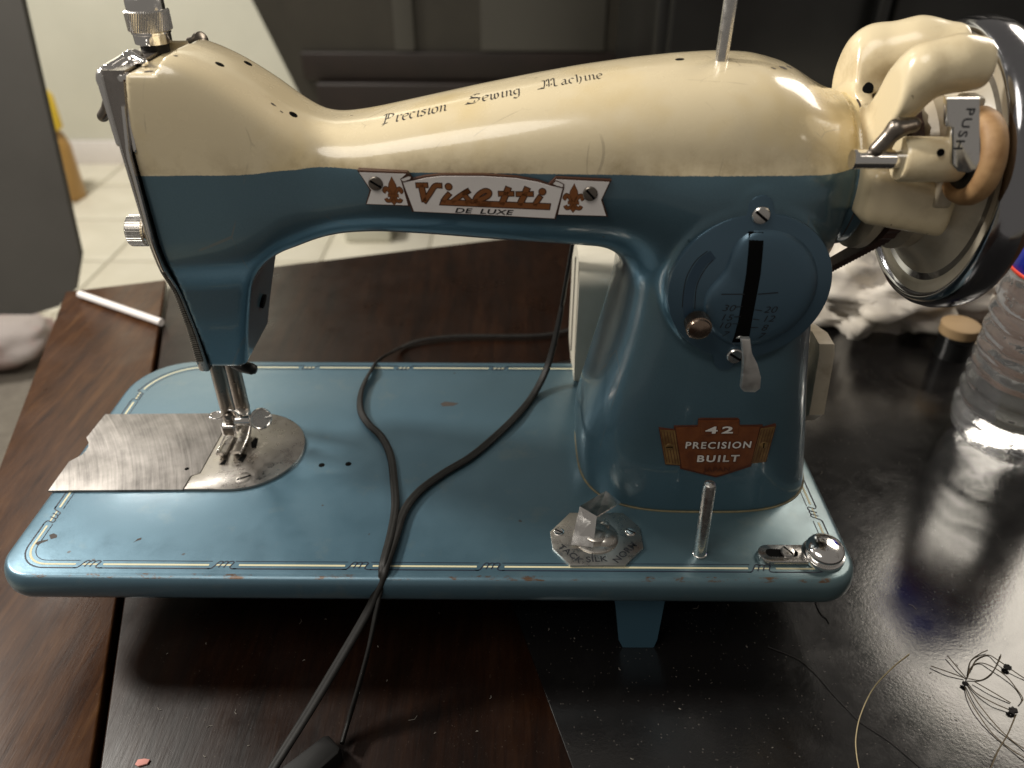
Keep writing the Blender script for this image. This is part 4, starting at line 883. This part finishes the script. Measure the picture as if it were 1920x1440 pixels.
# ------------------------------------------------------------------ cords
def fig8(n=22):
    o = []
    for i in range(n):
        a = 2 * math.pi * i / n; x = math.cos(a); y = math.sin(a); o.append((x * 1.0, y * (.52 - .16 * math.exp(-(x / .22) ** 2))))
    return o
def cord(name, pts, label, wd=2.3, tw=None):
    P_ = smooth_path(pts, 10); n_ = len(P_); tws = [0.0] * n_ if tw is None else np.interp(np.linspace(0, 1, n_), np.linspace(0, 1, len(tw)), tw)
    t = thing(name, tuple(P_[n_ // 2]), label, 'cord', 'black cords draped over the sewing machine bed')
    MB().tube(P_, wd, prof=fig8(), twist=tws).build('cable', 'cord', t, 60); return t
zb = 2.0
A1 = [(232.2, 134.2), (221.8, 112.6), (209.4, 92.6), (199.1, 78.7), (186.6, 66.3), (176.2, 53.1), (170.7, 39.2), (168.8, 22.2), (166.8, 5.9)]
A = [(256, 160, 118), (253, 158, 92), (249.5, 157, 62), (246, 155, 36), (240.5, 149, 12)] + [(a, b, zb) for a, b in A1] + [(*[(165.1, 1.1)][0], -2)] + [(*[(159.5, -4.6)][0], -14)] + [(*[(148.8, -17.8)][0], -28)] + [(*[(136.7, -35.2)][0], -41)] + [(*[(125.4, -54.2)][0], -50)] + [(*[(116.7, -78.2)][0], -52)]
cord('power_cord', A, 'black cord hanging from behind the pillar, crossing the bed to the lower left', 2.3, [0, .3, .2, 0, 0, .2, .1, 0, .1])
B0 = [(286.4, 314.1), (260.2, 297.2), (235.3, 289.7), (178.0, 288.4), (150.0, 281.9), (135.1, 271.0)]
B1 = [(137.2, 159.7), (135.2, 147.3), (134.7, 133.4), (137.3, 118.2), (143.3, 106.2), (152.2, 94.8), (159.0, 79.6), (163.1, 61.4), (166.3, 42.7), (166.7, 25.5), (165.8, 7.1)]
B = [(a, b, TZ + 3) for a, b in B0] + [(*[(133.0, 249.0)][0], -42), (*[(134.2, 211.0)][0], -22), (*[(136.6, 178.2)][0], -5)] + [(a, b, zb + .3) for a, b in B1] + [(*[(165.3, 2.0)][0], -3)] + [(*[(163.4, -4.8)][0], -12)] + [(*[(160.1, -16.0)][0], -26)] + [(*[(156.1, -27.0)][0], -38)] + [(*[(152.8, -34.9)][0], -47)] + [(*[(151.3, -43.8)][0], -49.5)]
cb = cord('motor_cord', B, 'black cord looping over the far bed edge and ending in a black plug', 2.0, [0, 0, .3, 1.2, .6, .2, .1, .4, 1.3, 1.3])
c1, c2 = np.array([(150.7, -42.1)][0]), np.array([(137.3, -56.3)][0]); dv = (c2 - c1) / np.linalg.norm(c2 - c1); nv = np.array([-dv[1], dv[0]])
MB().prism([tuple(c1 + dv * a + nv * b) for a, b in ((3, -4), (5, -5.5), (36, -6.5), (36, 6.5), (5, 5.5), (3, 4))], (0, 0, TZ + .2), (1, 0, 0), (0, 1, 0), (0, 0, 8), 1.2).build('plug', 'black', cb, 35)
# ------------------------------------------------------------------ small things on the table
q = [(69.4, -49.8)][0]; MT['pink'] = simple("pink_paper", (.62, .28, .24), .8)
MB().prism([(-2.6, -1.0), (-1, -1.7), (2.4, -.6), (2.8, 1.2), (.5, 1.6), (-2.2, 1.2)], (q[0], q[1], TZ + .1), (1, 0, 0), (0, 1, 0), (0, 0, .7), .2).build('paper_scrap', 'pink', None, 30)
tag(bpy.data.objects['paper_scrap'], 'tiny pink paper scrap on the table near the lower left', 'scrap')
q1, q2 = [(-144.4, 353.6)][0], [(-57.9, 306.9)][0]; MT['straw'] = simple("white_plastic", (.74, .70, .68), .5)
MB().tube([(*q1, TZ + 3.2), (*q2, TZ + 3.2)], 3.0, 16).build('straw', 'straw', None, 40); tag(bpy.data.objects['straw'], 'white straw lying on the far left corner of the table', 'straw')
MT['thread'] = simple("brown_thread", (.10, .075, .045), .8); MT['thread_pale'] = simple("pale_thread", (.42, .34, .20), .8); MT['thread_dark'] = simple("black_thread", (.012, .010, .010), .8)
def thread(pts, z, label, mat='thread', r=.32, closed=False):
    P_ = [(a, b, z) for a, b in pts]; o = MB().tube(smooth_path(P_, 8), r, 6).build('thread', mat, None, 60); return tag(o, label, 'thread', 'loose threads on the black mat')
ZT = SHEET_Z + .4
thread([(406.4, 4.8), (396.2, -2.2), (383.0, -13.3), (372.7, -26.2), (366.8, -36.8), (364.3, -44.6), (363.0, -51.4)], ZT, 'single pale thread curving down the black shade sheet beside the thread tangle', 'thread_pale', .24)
thread([(372.9, 40.5), (372.0, 32.8), (372.6, 27.2), (374.2, 24.7), (374.6, 22.1)], ZT, 'short dark thread end just below the right corner of the bed', 'thread_dark', .25)
thread([(341.6, 8.1), (353.4, 1.7), (359.1, -6.2), (363.6, -16.2), (367.7, -23.9), (371.3, -30.0), (380.4, -38.9), (388.6, -50.1)], ZT, 'long thin dark thread lying diagonally across the black shade sheet', 'thread_dark', .18)
tang = thing('thread_tangle', (*[(425.9, -8.9)][0], ZT), 'tangled clump of knotted brown threads at the lower right of the shade sheet', 'thread')
TG = [[(413.3, -2.1), (419.1, -5.4), (425.8, -8.1)], [(423.0, 3.2), (424.9, -3.4), (426.8, -8.1)], [(426.4, -8.9), (432.1, -1.9), (437.0, 0.1), (440.7, -2.4), (444.7, -7.4), (446.6, -12.8), (446.7, -18.1), (444.1, -20.7)], [(427.3, -8.6), (433.1, -8.8), (439.7, -5.2), (446.3, 1.6), (448.6, 4.6)], [(426.0, -9.7), (427.5, -15.6), (432.0, -20.8), (437.4, -23.9)],
      [(424.2, -11.6), (422.7, -18.3), (422.9, -26.0), (425.1, -34.6), (429.3, -41.7), (434.0, -47.4)], [(425.1, -11.6), (425.5, -22.2), (428.6, -32.2), (432.3, -38.2), (436.2, -43.3)], [(428.9, -10.2), (434.6, -15.6), (440.4, -20.2)], [(430.6, -4.2), (435.8, 1.6), (442.6, 4.5), (445.3, 1.1), (448.8, -4.0), (453.6, -8.7)], [(428.4, -6.1), (433.0, 1.0), (438.4, 4.5), (443.0, 6.3)], [(439.8, -25.9), (431.9, -34.6), (423.2, -42.9), (415.9, -51.0)]]
for k_, pts_ in enumerate(TG): MB().tube(smooth_path([(a, b, ZT + .5 + .6 * math.sin(i * 1.7 + k_)) for i, (a, b) in enumerate(pts_)], 8), .24, 6).build('strand', 'thread', tang, 60)
for q, r_ in (([(424.2, -11.6)][0], 1.1), ([(447.5, -2.9)][0], 1.5), ([(438.8, -24.6)][0], 1.6)):
    m = MB()
    for i in range(14):
        a = rng.normal(0, 1, 3); a /= np.linalg.norm(a); b = rng.normal(0, 1, 3); b /= np.linalg.norm(b); m.tube([(q[0] + r_ * (a[0] * math.cos(t) + b[0] * math.sin(t)), q[1] + .8 * r_ * (a[1] * math.cos(t) + b[1] * math.sin(t)), ZT + 1.2 + .5 * (a[2] * math.cos(t) + b[2] * math.sin(t))) for t in np.linspace(0, 5.5, 14)], .24, 5)
    m.build('knot', 'thread_dark', tang, 60)
# water bottle
MT['water'] = NT("clear_plastic_and_water").set(Base_Color=(.97, .98, .99), Roughness=.10, IOR=1.33, Transmission_Weight=.95); MT['water'].bump(MT['water'].noise(55, 3), .5, .003); MT['water'] = MT['water'].m
MT['label_blue'] = simple("blue_label", (.012, .035, .55), .3); MT['label_red'] = simple("red_band", (.75, .06, .03), .35); MT['label_white'] = simple("white_print", (.75, .75, .80), .35)
BC = (536.0, 168.0)
wb = thing('water_bottle', (*BC, TZ + 1.3), 'clear ribbed plastic water bottle with blue label at the right edge', 'bottle')
prf = [(0, .2), (22, .2), (30, 1.5), (34.5, 6), (36.5, 13), (37, 20)]
for k in range(7): z0 = 22 + k * 11; prf += [(37, z0), (35.2, z0 + 3), (34.8, z0 + 4.5), (35.2, z0 + 6), (37, z0 + 9)]
prf += [(36.5, 101), (36.5, 165), (34, 178), (27, 190), (18, 200), (13.5, 206), (13.5, 214), (0, 214)]
m = MB().lathe((*BC, TZ + 1.2), (0, 0, 1), prf, 64)
m.v = [(BC[0] + (a - BC[0]) * (1 + .014 * math.sin(9 * math.atan2(b - BC[1], a - BC[0]) + c * .08)), BC[1] + (b - BC[1]) * (1 + .014 * math.sin(9 * math.atan2(b - BC[1], a - BC[0]) + c * .08)), c) for a, b, c in m.v]
m.build('bottle_body', 'water', wb, 50)
lb0 = TZ + 117
MB().lathe((*BC, lb0), (0, 0, 1), [(37.3, 2.2), (37.4, 54)], 64).build('label', 'label_blue', wb, 180)
MB().lathe((*BC, lb0), (0, 0, 1), [(37.4, 0), (37.5, 2.2)], 64).build('label_band', 'label_red', wb, 180)
MB().lathe((*BC, TZ + 214), (0, 0, 1), [(15, -8), (15, 6), (14, 7), (0, 7)], 40).build('cap', 'label_white', wb, 40)
fl = Flat(); V, F = text2d('B', 17, .9, 0, .02)
V2 = [(a, b + lb0 + 5) for a, b in V]
bmt = bmesh.new(); vs_ = [bmt.verts.new((a, b, 0)) for a, b in V2]
for f_ in F:
    try: bmt.faces.new([vs_[i] for i in f_])
    except ValueError: pass
ang = math.atan2(-225 - BC[1], 223 - BC[0]) + .25
m = MB().add([(BC[0] + 37.7 * math.cos(ang + v.co.x / 37.5), BC[1] + 37.7 * math.sin(ang + v.co.x / 37.5), v.co.y) for v in bmt.verts], [[v.index for v in f.verts] for f in bmt.faces] if not bmt.verts.index_update() else []); bmt.free()
m.build('label_letter', 'label_white', wb, 0)
# white cloth bundle
MT['cloth'] = make_flat("cream_white_cloth", (.62, .56, .47), (.80, .75, .68), 14, .9)
from mathutils import noise as mn
def lump(name, c, rad, mat, amp=.22, fr=2.2, seg=48, rings=28, parent=None, seed=0):
    V = []; F = []
    for j in range(rings + 1):
        th = math.pi * j / rings
        for i in range(seg):
            ph = 2 * math.pi * i / seg; d = Vector((math.sin(th) * math.cos(ph), math.sin(th) * math.sin(ph), math.cos(th)))
            k = 1 + amp * mn.noise(d * fr + Vector((seed, 0, 0))) * 1.6 + amp * .5 * mn.noise(d * fr * 2.7 + Vector((seed, 3, 0))) - amp * .45 * (1 - abs(mn.noise(d * fr * 1.9 + Vector((seed, 7, 2)))) * 3) ** 2 * .5
            V.append((c[0] + d.x * rad[0] * k, c[1] + d.y * rad[1] * k, max((TZ if c[2] > TZ else -1e4) + .3, c[2] + d.z * rad[2] * k)))
    for j in range(rings):
        for i in range(seg): F.append((j * seg + i, (j + 1) * seg + i, (j + 1) * seg + (i + 1) % seg, j * seg + (i + 1) % seg))
    return MB().add(V, F).build(name, mat, parent, 180)
o = lump('cloth', (505, 330, TZ + 22), (78, 45, 42), 'cloth', .35, 2.6, 64, 40); tag(o, 'crumpled cream white cloth on the table behind the hand wheel', 'cloth')
MT['grey_cloth'] = make_flat("grey_fabric", (.30, .30, .32), (.42, .41, .42), 20, .9)
o = lump('cloth', (455, 380, TZ + 40), (60, 26, 40), 'grey_cloth', .3, 2.0, 40, 24, None, 4); tag(o, 'folded pale grey cloth heaped behind the cream cloth', 'cloth')
MT['tan'] = simple("tan_cork", (.30, .20, .10), .7)
o = MB().lathe((545, 268, TZ), (0, 0, 1), [(11, .3), (12, 1), (12, 16), (13, 17), (13, 25), (12, 26), (0, 26)], 32).build('jar', 'gloss_black', None, 40); tag(o, 'small dark jar with tan lid by the water bottle', 'jar')
MB().lathe((545, 268, TZ), (0, 0, 1), [(13.4, 20), (13.6, 27), (12, 28), (0, 28)], 32).build('lid', 'tan', o, 40)
# background furniture
cab = thing('cabinet', (-40, 2300, FZ), 'tall dark olive brown cabinet with grey panels standing behind the table', 'cabinet')
MB().prism([(-400, -640), (620, -640), (620, 1100), (-900, 1100), (-575, -80), (-450, -420)], (0, 2300, 0), (1, 0, 0), (0, 0, 1), (0, 300, 0), 12).build('carcass', 'cab', cab, 30)
for (x0, x1) in ((-150, -90), (110, 480)): MB().box((x0, 2285, -245), (x1, 2304, 800), 3).build('panel', 'cabgrey', cab, 30)
MB().box((-440, 2285, -330), (640, 2297, -250), 3).build('shelf', 'cabbrown', cab, 30)
MB().box((-400, 2260, -640), (610, 2296, -334), 5).build('door', 'cabbrown', cab, 30)
for x0 in (-390, 520): MB().box((x0, 2265, FZ + 3), (x0 + 90, 2340, -642), 5).build('leg', 'cabbrown', cab, 30)
o = MB().box((-340, 2120, FZ + 3), (-190, 2240, FZ + 120), 10).build('carton', 'wall', None, 30); tag(o, 'small white carton on the floor under the dark cabinet', 'box')
fr = thing('refrigerator', (900, 1300, FZ), 'glossy black tall appliance behind the hand wheel', 'appliance')
MB().box((470, 1300, FZ + 3), (1270, 1900, 900), 14).build('casing', 'gloss_black', fr, 30)
for x0 in (490, 880): MB().box((x0, 1275, -700), (x0 + 375, 1298, 880), 8).build('door', 'gloss_black', fr, 30)
MB().tube([(850, 1255, -300), (850, 1250, 500)], 12, 12).build('handle', 'gloss_black', fr, 50)
MT['greypanel'] = make_flat("dark_grey_fabric", (.060, .056, .050), (.075, .070, .063), 6, .8)
gp = MB().prism([(-851.7, -269.3), (-440.0, -267.4), (-399.2, -254.8), (-369.7, -230.4), (-346.6, -179.7), (-315.3, 122.0), (-311.1, 152.7), (-611.7, 152.4)], (0, 700, 0), (1, 0, 0), (0, 0, 1), (0, 12, 0), 3).build('partition_panel', 'greypanel', None, 40); tag(gp, 'smooth dark grey panel standing at the left behind the table', 'panel')
yb = thing('cleaner_bottle', (*[(-1432.2, 2509.9)][0], FZ), 'amber bottle with bright yellow top standing on the floor by the wall', 'bottle')
MT['amber'] = simple("amber_plastic", (.42, .24, .07), .4); MT['yel'] = simple("yellow_plastic", (.80, .55, .03), .4)
MB().lathe((*[(-1432.2, 2509.9)][0], FZ), (0, 0, 1), [(0, 3), (60, 3), (64, 10), (64, 190), (52, 230), (40, 245)], 32).build('bottle_body', 'amber', yb, 40)
MB().lathe((*[(-1432.2, 2509.9)][0], FZ), (0, 0, 1), [(40, 245), (58, 255), (58, 360), (46, 380), (0, 382)], 32).build('cap', 'yel', yb, 40)
MT['bag'] = make_flat("pale_pink_plastic", (.40, .35, .33), (.40, .20, .18), 7, .7, .45, .7)
o = lump('bag', (*[(-1038.9, 1403.1)][0], FZ + 75), (120, 120, 62), 'bag', .16, 1.4, 40, 24, None, 9); tag(o, 'pale pink printed plastic bag on the floor left of the table', 'bag')
MT['floor_shade'] = make_flat("grey_tan_floor_shade", (.16, .14, .115), (.22, .195, .16), 60, .95)  # darker sheet added for the table's shade on the floor
o = MB().prism(rrect(-1500, 200, -240, 1480, 20, 4), (0, 0, FZ + 2.5), (1, 0, 0), (0, 1, 0), (0, 0, 9), 2).build('floor_shade', 'floor_shade', None, 30); tag(o, 'grey tan sheet added to darken the shaded tile floor left of the table', 'floor_shade')
MT['lint'] = simple("pale_lint", (.24, .22, .19), .9)
m = MB()
for i in range(100):
    s_, t_ = (rng.uniform(230, 430), rng.uniform(-150, 60)) if i % 3 else (rng.uniform(45, 210), rng.uniform(-150, 30))
    p = np.array(tb(s_, t_, (SHEET_Z if s_ > 221 else TZ) + .25)); a = rng.uniform(0, 6.28); l = rng.uniform(.4, 1.0) if rng.random() < .8 else rng.uniform(1.5, 3.2); q = p + np.array([math.cos(a), math.sin(a), 0]) * l; r_ = q + np.array([math.cos(a + .9), math.sin(a + .9), .1]) * l * .7
    m.tube([p, q, r_], .11 if l > 1.2 else .16, 4)
o = m.build('lint', 'lint', None, 0); tag(o, 'specks of pale lint and fibre scattered on the dark table top and shade sheet', 'lint', None, 'stuff')
MT['wb'] = simple("white_board", (.78, .74, .62), .5)
o = MB().box((760, 900, FZ + 3), (1150, 1150, -160), 10).build('storage_box', 'wb', None, 30); tag(o, 'large cream box standing behind the table at the right', 'box')
